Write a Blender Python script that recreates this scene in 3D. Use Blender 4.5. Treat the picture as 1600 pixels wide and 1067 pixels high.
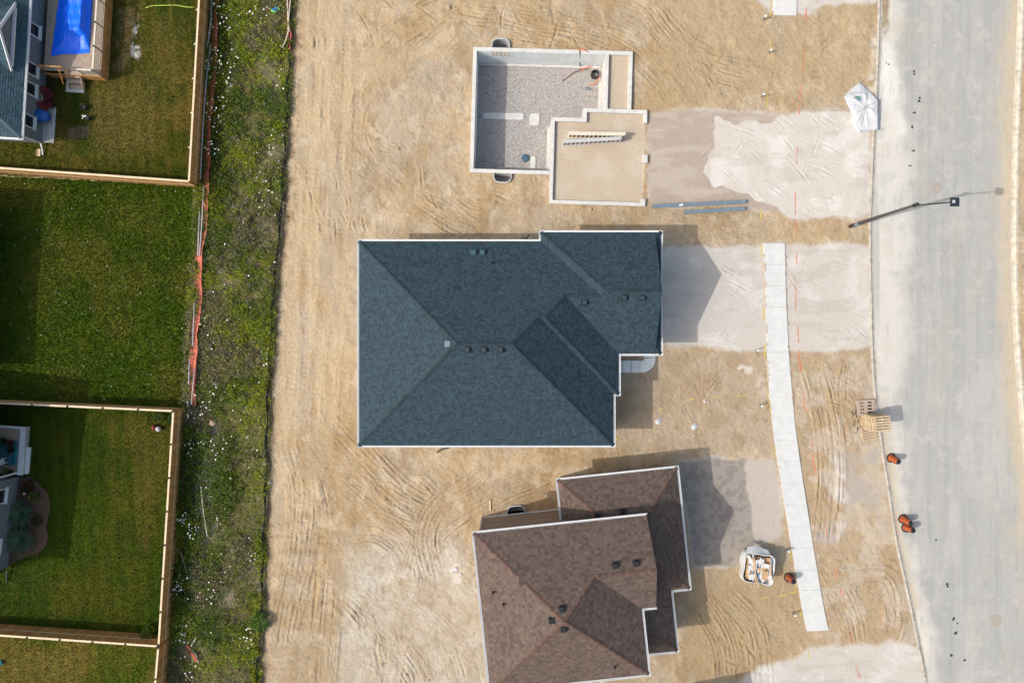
import bpy, math, random
import numpy as np
from mathutils import Vector
random.seed(7); rng = np.random.default_rng(7)
R = math.radians
for o in list(bpy.data.objects): bpy.data.objects.remove(o)
scn = bpy.context.scene
COL = scn.collection
# ------------------------------------------------------------------ camera, sky, sun, exposure
S, H = 0.0525, 56.0                      # metres per photo pixel on the ground, camera height
cd = bpy.data.cameras.new("camera"); cam = bpy.data.objects.new("camera", cd); COL.objects.link(cam)
cam.location = (0, 0, H); cam.rotation_euler = (0, 0, 0)
cd.sensor_width = 36; cd.lens = 24.0; cd.clip_end = 8000
scn.camera = cam
SUN_EL, SUN_DIR = R(43), R(16)           # elevation; direction the shadows run (from +x towards +y)
w = bpy.data.worlds.new("World"); scn.world = w; w.use_nodes = True
nt = w.node_tree; nt.nodes.clear()
sky = nt.nodes.new("ShaderNodeTexSky"); sky.sky_type = 'NISHITA'; sky.sun_disc = False
sky.sun_elevation = SUN_EL; sky.sun_rotation = R(254); sky.air_density = 1.6; sky.dust_density = 5.0; sky.ozone_density = 1.0
bg = nt.nodes.new("ShaderNodeBackground"); bg.inputs[1].default_value = 0.15
wo = nt.nodes.new("ShaderNodeOutputWorld")
nt.links.new(sky.outputs[0], bg.inputs[0]); nt.links.new(bg.outputs[0], wo.inputs[0])
sd = bpy.data.lights.new("sun", 'SUN'); sd.energy = 2.7; sd.angle = R(0.55); sd.color = (1.0, 0.95, 0.88)
so = bpy.data.objects.new("sun", sd); COL.objects.link(so)
d = Vector((math.cos(SUN_DIR)*math.cos(SUN_EL), math.sin(SUN_DIR)*math.cos(SUN_EL), -math.sin(SUN_EL)))
so.rotation_euler = d.to_track_quat('-Z', 'Y').to_euler(); so.location = (-60, -20, 60)
vs = scn.view_settings
vs.view_transform = 'Standard'; vs.look = 'None'; vs.gamma = 1; vs.use_curve_mapping = False
vs.exposure = 0.27
# ------------------------------------------------------------------ helpers
def P(px, py, z=0.0):
    k = S*(H-z)/H
    return ((px-800)*k, (533.5-py)*k, z)
def lin(c):
    c = c/255.0
    return c/12.92 if c <= 0.04045 else ((c+0.055)/1.055)**2.4
def A(r, g, b, e=1.45):                  # albedo of a surface that reads as this sRGB value in the sun
    return (lin(r)/e, lin(g)/e, lin(b)/e)
def tag(o, label=None, cat=None, group=None, kind=None):
    if label: o['label'] = label
    if cat: o['category'] = cat
    if group: o['group'] = group
    if kind: o['kind'] = kind
    return o
def thing(name, label, cat, loc=(0, 0, 0), rz=0.0, group=None):
    o = bpy.data.objects.new(name, None); COL.objects.link(o)
    o.empty_display_size = 0.3
    o.location = loc; o.rotation_euler = (0, 0, rz)
    return tag(o, label, cat, group)
def kids(o): return [c for c in COL.objects if c.parent is o]
def copy_tree(o, parent=None):
    c = o.copy(); COL.objects.link(c); c.parent = parent
    for ch in kids(o): copy_tree(ch, c)
    return c
class MB:
    def __init__(s): s.v = []; s.f = []
    def add(s, vs_, fs):
        n = len(s.v); s.v += [tuple(p) for p in vs_]; s.f += [tuple(i+n for i in f) for f in fs]; return s
    def box(s, cx, cy, cz, sx, sy, sz, rz=0.0, rx=0.0, ry=0.0):
        pts = []
        for z in (-.5, .5):
            for x, y in ((-.5, -.5), (.5, -.5), (.5, .5), (-.5, .5)):
                a, b, c = x*sx, y*sy, z*sz
                b, c = b*math.cos(rx)-c*math.sin(rx), b*math.sin(rx)+c*math.cos(rx)
                a, c = a*math.cos(ry)+c*math.sin(ry), -a*math.sin(ry)+c*math.cos(ry)
                a, b = a*math.cos(rz)-b*math.sin(rz), a*math.sin(rz)+b*math.cos(rz)
                pts.append((cx+a, cy+b, cz+c))
        return s.add(pts, [(3, 2, 1, 0), (4, 5, 6, 7), (0, 1, 5, 4), (1, 2, 6, 5), (2, 3, 7, 6), (3, 0, 4, 7)])
    def beam(s, p, q, wd, ht):           # box from p to q, width sideways, height upwards
        p, q = Vector(p), Vector(q); t = (q-p).normalized()
        up = Vector((0, 0, 1)) if abs(t.z) < .95 else Vector((1, 0, 0))
        l = up.cross(t).normalized()*wd/2; u = t.cross(l).normalized()*ht/2
        pts = [p-l-u, p+l-u, p+l+u, p-l+u, q-l-u, q+l-u, q+l+u, q-l+u]
        return s.add(pts, [(0, 1, 2, 3), (7, 6, 5, 4), (0, 4, 5, 1), (1, 5, 6, 2), (2, 6, 7, 3), (3, 7, 4, 0)])
    def prism(s, poly, z0, z1):
        n = len(poly)
        a = sum(poly[i][0]*poly[(i+1) % n][1]-poly[(i+1) % n][0]*poly[i][1] for i in range(n))
        if a < 0: poly = poly[::-1]
        return s.add([(x, y, z0) for x, y in poly]+[(x, y, z1) for x, y in poly],
                     [tuple(range(n-1, -1, -1)), tuple(range(n, 2*n))]+[(i, (i+1) % n, (i+1) % n+n, i+n) for i in range(n)])
    def tube(s, pts, r, n=6, caps=True):
        pts = [Vector(p) for p in pts]; m = len(pts); base = len(s.v)
        rs = r if isinstance(r, (list, tuple)) else [r]*m
        for i, p in enumerate(pts):
            t = (pts[min(i+1, m-1)]-pts[max(i-1, 0)]).normalized()
            up = Vector((0, 0, 1)) if abs(t.z) < .9 else Vector((1, 0, 0))
            a = up.cross(t).normalized(); b = t.cross(a)
            for k in range(n):
                th = 2*math.pi*k/n
                s.v.append(tuple(p+(a*math.cos(th)+b*math.sin(th))*rs[i]))
        for i in range(m-1):
            for k in range(n):
                k2 = (k+1) % n
                s.f.append((base+i*n+k, base+i*n+k2, base+(i+1)*n+k2, base+(i+1)*n+k))
        if caps:
            s.f.append(tuple(base+k for k in range(n-1, -1, -1))); s.f.append(tuple(base+(m-1)*n+k for k in range(n)))
        return s
    def lathe(s, prof, n=16, c=(0, 0, 0)):
        base = len(s.v); m = len(prof)
        for r, z in prof:
            for k in range(n):
                th = 2*math.pi*k/n; s.v.append((c[0]+r*math.cos(th), c[1]+r*math.sin(th), c[2]+z))
        for i in range(m-1):
            for k in range(n):
                k2 = (k+1) % n
                s.f.append((base+i*n+k, base+i*n+k2, base+(i+1)*n+k2, base+(i+1)*n+k))
        s.f.append(tuple(base+k for k in range(n-1, -1, -1))); s.f.append(tuple(base+(m-1)*n+k for k in range(n)))
        return s
    def rock(s, c, r, seed=0, flat=.6):
        rr = random.Random(seed)
        ring = []
        for z, q in ((-.5, .8), (.25, 1.0), (.7, .55)):
            for k in range(6):
                th = k*math.pi/3+rr.uniform(-.25, .25); f = q*rr.uniform(.75, 1.15)
                ring.append((c[0]+r*f*math.cos(th), c[1]+r*f*math.sin(th), c[2]+r*flat*z))
        ring.append((c[0], c[1], c[2]+r*flat*.85))
        fs = []
        for j in range(2):
            for k in range(6):
                k2 = (k+1) % 6; fs.append((j*6+k, j*6+k2, j*6+6+k2, j*6+6+k))
        for k in range(6): fs.append((12+k, 12+(k+1) % 6, 18))
        return s.add(ring, fs)
    def build(s, name, mat, parent=None, kind=None, smooth=False, org=(0, 0, 0)):
        me = bpy.data.meshes.new(name)
        v = s.v if org == (0, 0, 0) else [(a-org[0], b-org[1], c-org[2]) for a, b, c in s.v]
        me.from_pydata(v, [], s.f); me.update()
        if mat: me.materials.append(mat)
        if smooth: me.polygons.foreach_set("use_smooth", [True]*len(me.polygons))
        o = bpy.data.objects.new(name, me); COL.objects.link(o)
        if parent: o.parent = parent
        if kind: o['kind'] = kind
        return o
def bevel(o, wd=.01, seg=1):
    m = o.modifiers.new("bevel", 'BEVEL'); m.width = wd; m.segments = seg; m.limit_method = 'ANGLE'
    return o
# ------------------------------------------------------------------ materials
def mat(name, col, rough=.8, var=.18, scale=6., bump=.0, bscale=30., metal=0., island=0., spec=None, stretch=None, col2=None, trans=0., tones=False):
    m = bpy.data.materials.new(name); m.use_nodes = True
    n = m.node_tree.nodes; L = m.node_tree.links; b = n["Principled BSDF"]
    b.inputs["Roughness"].default_value = rough; b.inputs["Metallic"].default_value = metal
    if spec is not None: b.inputs["Specular IOR Level"].default_value = spec
    tc = n.new("ShaderNodeTexCoord"); co = tc.outputs["Object"]
    if stretch:
        mp = n.new("ShaderNodeMapping"); mp.inputs["Scale"].default_value = stretch
        L.new(co, mp.inputs[0]); co = mp.outputs[0]
    nz = n.new("ShaderNodeTexNoise"); nz.inputs["Scale"].default_value = scale; nz.inputs["Detail"].default_value = 6; nz.inputs["Roughness"].default_value = .65
    L.new(co, nz.inputs["Vector"])
    mx = n.new("ShaderNodeMix"); mx.data_type = 'RGBA'
    c2 = col2 or tuple(c*(1+var) for c in col); c1 = col if col2 else tuple(c*(1-var) for c in col)
    mx.inputs["A"].default_value = (*c1, 1); mx.inputs["B"].default_value = (*c2, 1)
    mr = n.new("ShaderNodeMapRange"); mr.inputs[1].default_value = .3; mr.inputs[2].default_value = .7
    L.new(nz.outputs["Fac"], mr.inputs[0]); L.new(mr.outputs[0], mx.inputs["Factor"])
    out = mx.outputs["Result"]
    if island:
        g = n.new("ShaderNodeNewGeometry"); mm = n.new("ShaderNodeMapRange")
        mm.inputs[3].default_value = 1-island; mm.inputs[4].default_value = 1+island
        L.new(g.outputs["Random Per Island"], mm.inputs[0])
        if tones:
            cr = n.new("ShaderNodeValToRGB"); cr.color_ramp.interpolation = 'CONSTANT'; e = cr.color_ramp.elements
            e[0].position = 0; e[0].color = (0, 0, 0, 1); e[1].position = .24; e[1].color = (.5, .5, .5, 1)
            for p_, c_ in ((.5, .62), (.72, .42), (.84, 1.)): x_ = e.new(p_); x_.color = (c_, c_, c_, 1)
            L.new(g.outputs["Random Per Island"], cr.inputs[0]); L.new(cr.outputs[0], mm.inputs[0])
        mu = n.new("ShaderNodeMix"); mu.data_type = 'RGBA'; mu.blend_type = 'MULTIPLY'; mu.inputs["Factor"].default_value = 1
        L.new(out, mu.inputs["A"]); L.new(mm.outputs[0], mu.inputs["B"]); out = mu.outputs["Result"]
    L.new(out, b.inputs["Base Color"])
    if bump:
        n2 = n.new("ShaderNodeTexNoise"); n2.inputs["Scale"].default_value = bscale; n2.inputs["Detail"].default_value = 4
        L.new(co, n2.inputs["Vector"])
        bp = n.new("ShaderNodeBump"); bp.inputs["Strength"].default_value = bump; bp.inputs["Distance"].default_value = .03
        L.new(n2.outputs["Fac"], bp.inputs["Height"]); L.new(bp.outputs[0], b.inputs["Normal"])
    if trans: b.inputs["Transmission Weight"].default_value = trans
    return m
def attr_mat(name, fine=((4., .10), (13., .17), (45., .20)), bumps=((3.5, .55, .12), (11., .8, .06), (42., .7, .03)), rough=.95, cleat=False, voro=0.):
    m = bpy.data.materials.new(name); m.use_nodes = True
    n = m.node_tree.nodes; L = m.node_tree.links; b = n["Principled BSDF"]
    b.inputs["Roughness"].default_value = rough; b.inputs["Specular IOR Level"].default_value = .15
    at = n.new("ShaderNodeAttribute"); at.attribute_name = "col"; out = at.outputs["Color"]
    tc = n.new("ShaderNodeTexCoord"); co = tc.outputs["Object"]
    for sc, am in fine:
        nz = n.new("ShaderNodeTexNoise"); nz.inputs["Scale"].default_value = sc; nz.inputs["Detail"].default_value = 5; nz.inputs["Roughness"].default_value = .7
        L.new(co, nz.inputs["Vector"])
        mr = n.new("ShaderNodeMapRange"); mr.inputs[1].default_value = .28; mr.inputs[2].default_value = .72
        mr.inputs[3].default_value = 1-am; mr.inputs[4].default_value = 1+am
        L.new(nz.outputs["Fac"], mr.inputs[0])
        mu = n.new("ShaderNodeMix"); mu.data_type = 'RGBA'; mu.blend_type = 'MULTIPLY'; mu.inputs["Factor"].default_value = 1
        L.new(out, mu.inputs["A"]); L.new(mr.outputs[0], mu.inputs["B"]); out = mu.outputs["Result"]
    if voro:
        vo = n.new("ShaderNodeTexVoronoi"); vo.inputs["Scale"].default_value = 14
        L.new(co, vo.inputs["Vector"])
        sp = n.new("ShaderNodeSeparateColor"); L.new(vo.outputs["Color"], sp.inputs[0])
        mr = n.new("ShaderNodeMapRange"); mr.inputs[3].default_value = 1-voro; mr.inputs[4].default_value = 1+voro
        L.new(sp.outputs[0], mr.inputs[0])
        mu = n.new("ShaderNodeMix"); mu.data_type = 'RGBA'; mu.blend_type = 'MULTIPLY'; mu.inputs["Factor"].default_value = 1
        L.new(out, mu.inputs["A"]); L.new(mr.outputs[0], mu.inputs["B"]); out = mu.outputs["Result"]
    L.new(out, b.inputs["Base Color"])
    prev = None
    for sc, st, di in bumps:
        nz = n.new("ShaderNodeTexNoise"); nz.inputs["Scale"].default_value = sc; nz.inputs["Detail"].default_value = 4
        L.new(co, nz.inputs["Vector"])
        bp = n.new("ShaderNodeBump"); bp.inputs["Strength"].default_value = st; bp.inputs["Distance"].default_value = di
        L.new(nz.outputs["Fac"], bp.inputs["Height"])
        if prev: L.new(prev.outputs[0], bp.inputs["Normal"])
        prev = bp
    if prev: L.new(prev.outputs[0], b.inputs["Normal"])
    return m
M = {}
M['sand'] = attr_mat("sand")
M['drive'] = attr_mat("crushed_stone", fine=((5., .07), (16., .10), (40., .16)), bumps=((5., .4, .06), (15., .7, .035), (55., .6, .02)))
M['turf'] = attr_mat("turf", fine=((6., .22), (22., .35)), bumps=((9., .8, .06), (30., .9, .05)))
M['soil'] = attr_mat("weedy_soil", fine=((5., .3), (22., .35)), bumps=((9., .8, .06), (30., .9, .05)))
M['road'] = attr_mat("asphalt", fine=((.6, .04), (3., .05), (12., .05), (50., .14)), bumps=((60., .35, .012),), rough=.85)
M['pitgravel'] = mat("pit_gravel", A(186, 181, 177), .95, .45, 9., .9, 22.)
M['concrete'] = mat("concrete", A(226, 225, 221), .85, .15, 2.4, .2, 40.)
M['concrete_b'] = mat("concrete_wall", A(236, 242, 244, 1.3), .85, .12, 1.2, .15, 30.)
M['slab'] = mat("sidewalk_concrete", A(234, 235, 234, 1.55), .8, .08, 1.4, .10, 60.)
M['walk'] = mat("pale_walk_concrete", (.78, .81, .78), .8, .05, 1.2, .1, 60.)
M['kerb'] = mat("kerb_concrete", A(212, 203, 188), .9, .30, 2.2, .3, 30.)
M['shingle_b'] = mat("slate_blue_shingles", A(57, 76, 88), .9, .06, 1.1, .3, 60., island=.25, spec=.25, tones=True)
M['shingle_br'] = mat("brown_shingles", A(111, 96, 89), .9, .06, 1.1, .3, 60., island=.23, spec=.25, tones=True)
M['shingle_t'] = mat("teal_grey_shingles", A(66, 92, 104), .9, .12, 1.3, .3, 60., island=.22, spec=.25)
M['cap_b'] = mat("slate_blue_ridge_caps", A(50, 68, 77), .9, .2, 3., .3, 60., island=.2, spec=.25)
M['cap_br'] = mat("brown_ridge_caps", A(112, 90, 82), .9, .2, 3., .3, 60., island=.2, spec=.25)
M['deckroof'] = mat("roof_underlay", A(45, 50, 54), .95, .1)
M['white'] = mat("white_metal_trim", A(245, 248, 250, 1.35), .45, .04, 3.)
M['black'] = mat("black_plastic", A(38, 42, 46), .5, .1)
M['vent'] = mat("dark_vent_metal", A(24, 32, 40), .8, .15, 5.)
M['vent_b'] = mat("slate_blue_vent", A(50, 68, 80), .7, .1, 5.)
M['vent_t'] = mat("teal_vent", A(50, 92, 100), .7, .1, 5.)
M['galv'] = mat("galvanised_steel", A(214, 220, 222), .5, .12, 4., metal=.25)
M['steel'] = mat("primed_blue_grey_steel", A(126, 144, 158), .5, .14, 2.5)
M['wood'] = mat("new_cedar", A(226, 192, 150), .8, .18, 2., .2, 40., stretch=(1, 1, 1))
M['cedar'] = mat("cedar_boards", A(208, 152, 88), .85, .25, 3., .2, 40., island=.22)
M['cap'] = mat("cream_cap_boards", A(240, 216, 182), .8, .12, 3., .2, 40., island=.1)
M['wood_grey'] = mat("weathered_deck_boards", A(190, 170, 152), .85, .2, 3., .2, 40., island=.16)
M['pallet'] = mat("pallet_wood", A(212, 190, 158), .85, .2, 4., .2, 40., island=.15)
M['pallet_g'] = mat("grey_brown_plastic", A(190, 172, 156), .7, .1, 4.)
M['stair'] = mat("pale_primed_timber", A(236, 226, 208), .8, .08, 4.)
M['stair_g'] = mat("grey_primed_timber", A(206, 206, 206), .8, .08, 4.)
M['tread'] = mat("oriented_strand_timber", A(190, 158, 120), .85, .2, 12.)
M['brick_g'] = mat("grey_brick", A(128, 136, 142), .9, .2, 8., .4, 30., island=.2)
M['brick_br'] = mat("brown_siding", A(164, 140, 124), .85, .12, 5., .2, 30., island=.10)
M['stucco'] = mat("pale_siding", A(200, 200, 196), .85, .08, 4.)
M['glass'] = mat("window_glass", A(40, 52, 62), .08, .1, 2., spec=.8)
M['orange'] = mat("orange_plastic", A(255, 118, 36, 1.2), .5, .12, 4.)
M['rubber'] = mat("black_rubber", A(48, 50, 52), .8, .15, 6.)
M['net'] = mat("orange_red_netting", A(214, 112, 90), .6, .2, 2.)
M['stake'] = mat("grey_pipe", A(205, 200, 205), .6, .1)
M['silt'] = mat("black_geotextile", A(52, 54, 58), .85, .3, 3., .4, 20.)
M['tarp'] = mat("blue_tarpaulin", A(0, 108, 255, 1.1), .42, .12, 1.2, 1.0, 2.2, spec=.35)
M["fabric"] = mat("white_canopy_fabric", A(228, 230, 235, 1.65), .6, .03, 3., .15, 8.)
M["bag"] = mat("white_woven_bag", A(238, 239, 240, 1.4), .6, .08, 5., .35, 9.)
M['teal'] = mat("teal_paint", A(40, 160, 170), .6, .1)
M['blue'] = mat("blue_plastic", A(40, 110, 200), .4, .15)
M['red'] = mat("red_plastic", A(128, 40, 44), .6, .15)
M['green_e'] = mat("green_print", A(40, 150, 120), .6, .05)
M['blue_e'] = mat("blue_print", A(30, 100, 150), .6, .05)
M['yel'] = mat("yellow_marking_paint", A(226, 206, 84), .9, .25, 9.)
M['ora'] = mat("orange_marking_paint", A(236, 138, 100), .9, .25, 9.)
M['hose'] = mat("yellow_green_hose", A(200, 220, 90), .5, .08)
M['rock'] = mat("field_stone", A(196, 172, 140), .9, .25, 6., .4, 12., island=.2)
M['clod'] = mat("sand_clods", A(196, 164, 120), .95, .2, 6., .4, 20., island=.2)
M['mulch'] = mat("brown_mulch", A(108, 82, 66), .95, .4, 14., .9, 25.)
M['rug'] = mat("teal_rug", A(60, 120, 140), .95, .3, 3.)
M['iron'] = mat("cast_iron", A(184, 176, 166), .7, .25, 9., .3, 30.)
M['scrap'] = mat("scrap_timber", A(214, 176, 132), .85, .2, 5., island=.25)
M['scrapw'] = mat("scrap_board_white", A(238, 238, 236), .7, .06, 5.)
M['cardb'] = mat("scrap_sheet_blue", A(120, 140, 180), .6, .1, 5.)
def veg_mat(name):
    m = bpy.data.materials.new(name); m.use_nodes = True
    n = m.node_tree.nodes; L = m.node_tree.links; b = n["Principled BSDF"]
    b.inputs["Roughness"].default_value = .7; b.inputs["Specular IOR Level"].default_value = .2
    at = n.new("ShaderNodeAttribute"); at.attribute_name = "col"
    tr = n.new("ShaderNodeBsdfTranslucent"); mx = n.new("ShaderNodeMixShader"); mx.inputs[0].default_value = .25
    L.new(at.outputs["Color"], b.inputs["Base Color"]); L.new(at.outputs["Color"], tr.inputs["Color"])
    out = n["Material Output"]
    L.new(b.outputs[0], mx.inputs[1]); L.new(tr.outputs[0], mx.inputs[2]); L.new(mx.outputs[0], out.inputs[0])
    return m
M['leaf'] = veg_mat("leaves")
M['petal'] = mat("white_petals", (.78, .8, .74), .8, .05)
M['seedhead'] = mat("seed_heads", A(190, 170, 110), .9, .2)
def fast_mesh(name, co, faces_idx, nper, material, parent=None, kind=None, col=None, smooth=False, normals=None):
    me = bpy.data.meshes.new(name)
    nv = len(co); nf = len(faces_idx)//nper
    me.vertices.add(nv); me.vertices.foreach_set("co", np.asarray(co, np.float32).ravel())
    me.loops.add(len(faces_idx)); me.loops.foreach_set("vertex_index", np.asarray(faces_idx, np.int32))
    me.polygons.add(nf); me.polygons.foreach_set("loop_start", np.arange(0, nf*nper, nper, dtype=np.int32))
    me.update(calc_edges=True)
    if smooth: me.polygons.foreach_set("use_smooth", np.ones(nf, bool))
    if col is not None:
        a = me.color_attributes.new("col", 'FLOAT_COLOR', 'POINT')
        c4 = np.ones((nv, 4), np.float32); c4[:, :3] = col
        a.data.foreach_set("color", c4.ravel())
    me.materials.append(material)
    if normals is not None: me.normals_split_custom_set_from_vertices(normals.astype(np.float32))
    o = bpy.data.objects.new(name, me); COL.objects.link(o)
    if parent: o.parent = parent
    if kind: o['kind'] = kind
    return o
# ------------------------------------------------------------------ ground lattice: heights, colours, regions
D = 0.08
X0, X1, Y0, Y1 = -45.6, 45.6, -30.4, 30.4
nx, ny = int(round((X1-X0)/D))+1, int(round((Y1-Y0)/D))+1
GX, GY = np.meshgrid(X0+D*np.arange(nx), Y0+D*np.arange(ny))
PX, PY = GX/S+800, 533.5-GY/S             # plan grid in photo pixels
def vnoise(sx, sy, seed):                # smooth value noise, cell size in metres
    r = np.random.default_rng(seed)
    u = (GX-X0)/sx; v = (GY-Y0)/sy
    g = r.random((int(v.max())+3, int(u.max())+3), dtype=np.float64)
    i = u.astype(int); j = v.astype(int); fu = u-i; fv = v-j
    fu = fu*fu*(3-2*fu); fv = fv*fv*(3-2*fv)
    return (g[j, i]*(1-fu)+g[j, i+1]*fu)*(1-fv)+(g[j+1, i]*(1-fu)+g[j+1, i+1]*fu)*fv
def fbm(s, seed, o=4, ax=1., ay=1.):
    t = 0; a = 1; tot = 0
    for k in range(o):
        t = t+a*vnoise(s*ax/2**k, s*ay/2**k, seed+k*17); tot += a; a *= .55
    return t/tot
def ss(a, lo, hi): t = np.clip((a-lo)/(hi-lo), 0, 1); return t*t*(3-2*t)
def blur(a, n):
    for ax in (0, 1):
        c = np.cumsum(np.pad(a, [(n+1, n) if k == ax else (0, 0) for k in (0, 1)], mode='edge'), axis=ax)
        a = (np.take(c, range(2*n+1, c.shape[ax]), ax)-np.take(c, range(0, c.shape[ax]-2*n-1), ax))/(2*n+1)
    return a
W1 = (fbm(3., 11)-.5)*2; W2 = (fbm(3., 77)-.5)*2; W3 = (fbm(.7, 31, 3)-.5)*2
def pmask(poly, warp=0., soft=0, ragged=0.):
    m = np.zeros(GX.shape, bool)
    xs = [p[0] for p in poly]; ys = [p[1] for p in poly]
    pad = warp+ragged+8
    i0 = max(0, int(((min(xs)-pad-800)*S-X0)/D)); i1 = min(nx, int(((max(xs)+pad-800)*S-X0)/D)+2)
    j0 = max(0, int(((533.5-max(ys)-pad)*S-Y0)/D)); j1 = min(ny, int(((533.5-min(ys)+pad)*S-Y0)/D)+2)
    if i1 <= i0 or j1 <= j0: return m.astype(float)
    sl = (slice(j0, j1), slice(i0, i1))
    a = PX[sl]+warp*W1[sl]+ragged*W3[sl]; b = PY[sl]+warp*W2[sl]+ragged*W3[sl][::-1, ::-1]
    ins = np.zeros(a.shape, bool); n = len(poly)
    for k in range(n):
        xa, ya = poly[k]; xb, yb = poly[(k+1) % n]
        if ya == yb: continue
        c = ((ya > b) != (yb > b)) & (a < (xb-xa)*(b-ya)/(yb-ya)+xa)
        ins ^= c
    m[sl] = ins; m = m.astype(float)
    return blur(m, soft) if soft else m
def spline(pts, step=.08):
    p = np.array(pts, float); out = []
    p = np.vstack([2*p[0]-p[1], p, 2*p[-1]-p[-2]])
    for i in range(1, len(p)-2):
        n = max(2, int(np.linalg.norm(p[i+1]-p[i])/step)); t = np.linspace(0, 1, n, endpoint=False)[:, None]
        out.append(.5*((2*p[i])+(-p[i-1]+p[i+1])*t+(2*p[i-1]-5*p[i]+4*p[i+1]-p[i+2])*t*t+(-p[i-1]+3*p[i]-3*p[i+1]+p[i+2])*t**3))
    return np.vstack(out)
def px2m(pts): return [((x-800)*S, (533.5-y)*S) for x, y in pts]
HT = (fbm(5., 3)-.5)*.16+(fbm(.8, 9, 3)-.5)*.05
TR = np.zeros(GX.shape); CH = np.zeros(GX.shape)      # track relief, churned soil
def track(pts, wd=.45, depth=.05, berm=.05, cleat=.14, off=0., col=.6, fade=True):
    q = spline(px2m(pts)); t = np.gradient(q, axis=0); t /= np.linalg.norm(t, axis=1)[:, None]+1e-9
    nrm = np.stack([-t[:, 1], t[:, 0]], 1); L = np.cumsum(np.r_[0, np.linalg.norm(np.diff(q, axis=0), axis=1)])
    ph = rng.random()*9
    am = np.clip(.45+.5*np.sin(L*.8+ph)+.4*np.sin(L*2.1+ph*3)+.25*np.sin(L*5.3+ph*5), .03, 1.1)*(np.minimum(1, np.minimum(L, L[-1]-L)/1.5) if fade else 1)
    for s in np.arange(-wd*.5-.3, wd*.5+.31, .05):
        a = abs(s)-wd*.5
        if a < 0: h = -depth*am*(.75+(cleat*np.sign(np.sin(L*2*math.pi/.42+s*2)) if cleat else 0))
        else: h = berm*am*math.exp(-((a-.10)/.10)**2)
        pos = q+nrm*(off+s)
        i = np.rint((pos[:, 0]-X0)/D).astype(int); j = np.rint((pos[:, 1]-Y0)/D).astype(int)
        ok = (i >= 0) & (i < nx) & (j >= 0) & (j < ny)
        i, j, h = i[ok], j[ok], (h[ok] if isinstance(h, np.ndarray) else h)
        if a < 0: np.minimum.at(TR, (j, i), h)
        else: np.maximum.at(TR, (j, i), h)
        np.maximum.at(CH, (j, i), col*(am[ok]) if a < .18 else .3*am[ok])
def pair(pts, gauge=1.7, wd=.4, depth=.06, col=.6, **k):
    for s_ in (-1, 1):
        track(pts, wd=wd, depth=depth*.8, berm=depth*.9, off=s_*gauge/2, col=col*.8, cleat=.2)
        for q in rng.uniform(-.34, .42, rng.integers(2, 6)):
            track(pts, wd=.09, depth=depth*rng.uniform(.9, 1.9), berm=depth*rng.uniform(.5, 1.3), off=s_*gauge/2+q*wd/.4+rng.uniform(-.05, .05), cleat=0, col=col)
    for q in rng.uniform(-.5, .5, 2): track(pts, wd=.1, depth=depth*.9, berm=depth*.9, off=q, cleat=0, col=col*.6)
# tyre and tread tracks read off the photograph
pair([(470, 630), (520, 715), (590, 782), (660, 812), (730, 800), (800, 765), (872, 742)], wd=.4)
pair([(500, 640), (565, 712), (622, 770), (672, 795), (700, 770), (660, 720)], wd=.35, depth=.07)
pair([(530, 830), (585, 822), (630, 850), (650, 905), (640, 960)], wd=.45, depth=.07)
pair([(770, 772), (700, 812), (660, 862), (642, 930)], wd=.4)
pair([(760, 740), (690, 790), (668, 840), (680, 900)], wd=.3)
pair([(470, 640), (500, 720), (520, 800), (515, 900), (500, 1080)], wd=.5)
pair([(440, 660), (470, 760), (465, 860), (440, 980), (430, 1080)], wd=.4, depth=.06)
pair([(545, 930), (590, 980), (640, 1040), (665, 1090)], wd=.4, depth=.08)
pair([(580, 940), (610, 1010), (600, 1090)], wd=.4)
pair([(620, 920), (700, 1000), (730, 1080)], wd=.4, depth=.05)
pair([(560, 230), (620, 292), (690, 340), (760, 378)], wd=.5, depth=.07)
pair([(560, 330), (610, 270), (640, 230), (720, 205)], wd=.4, depth=.05)
pair([(600, 120), (562, 190), (590, 262), (660, 320)], wd=.4)
pair([(620, 70), (690, 22), (780, 22), (890, 42), (970, 60), (1030, 112), (1080, 180)], wd=.5, depth=.08)
pair([(560, 100), (640, 40), (720, 8), (830, 14), (960, 22), (1030, 60), (1090, 130), (1112, 178)], wd=.45)
pair([(770, 30), (830, 45), (900, 55), (980, 90), (1040, 150)], wd=.4)
pair([(1010, 10), (1060, 70), (1130, 110), (1200, 122)], wd=.4)
pair([(700, 310), (740, 335), (800, 330), (850, 340)], wd=.4)
pair([(1030, 340), (1120, 350), (1200, 345), (1330, 335)], wd=.5, depth=.03)
pair([(1270, 560), (1292, 650), (1300, 740), (1290, 860)], wd=.4)
pair([(1340, 545), (1330, 620), (1345, 700)], wd=.35)
pair([(1285, 880), (1330, 960), (1352, 1080)], wd=.4, depth=.05)
pair([(1300, 900), (1390, 900), (1400, 990), (1340, 1040)], wd=.4)
pair([(1120, 930), (1170, 990), (1180, 1080)], wd=.4, depth=.06)
pair([(1080, 920), (1130, 1000), (1140, 1080)], wd=.3)
pair([(1120, 560), (1080, 620), (1110, 680)], wd=.4, depth=.03, col=.2)
for x, d0 in ((468, .03), (490, .03), (512, .04), (535, .03), (555, .02)):
    track([(x+8, -20), (x+rng.uniform(-6, 6), 160), (x-4+rng.uniform(-6, 6), 330), (x-12+rng.uniform(-5, 5), 520), (x-22, 690)], wd=.55, depth=d0*.8, berm=.02, cleat=.5, col=.25, fade=False)
track([(497, -10), (494, 40), (489, 130)], wd=.15, depth=.12, berm=.05, cleat=0)
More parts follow.
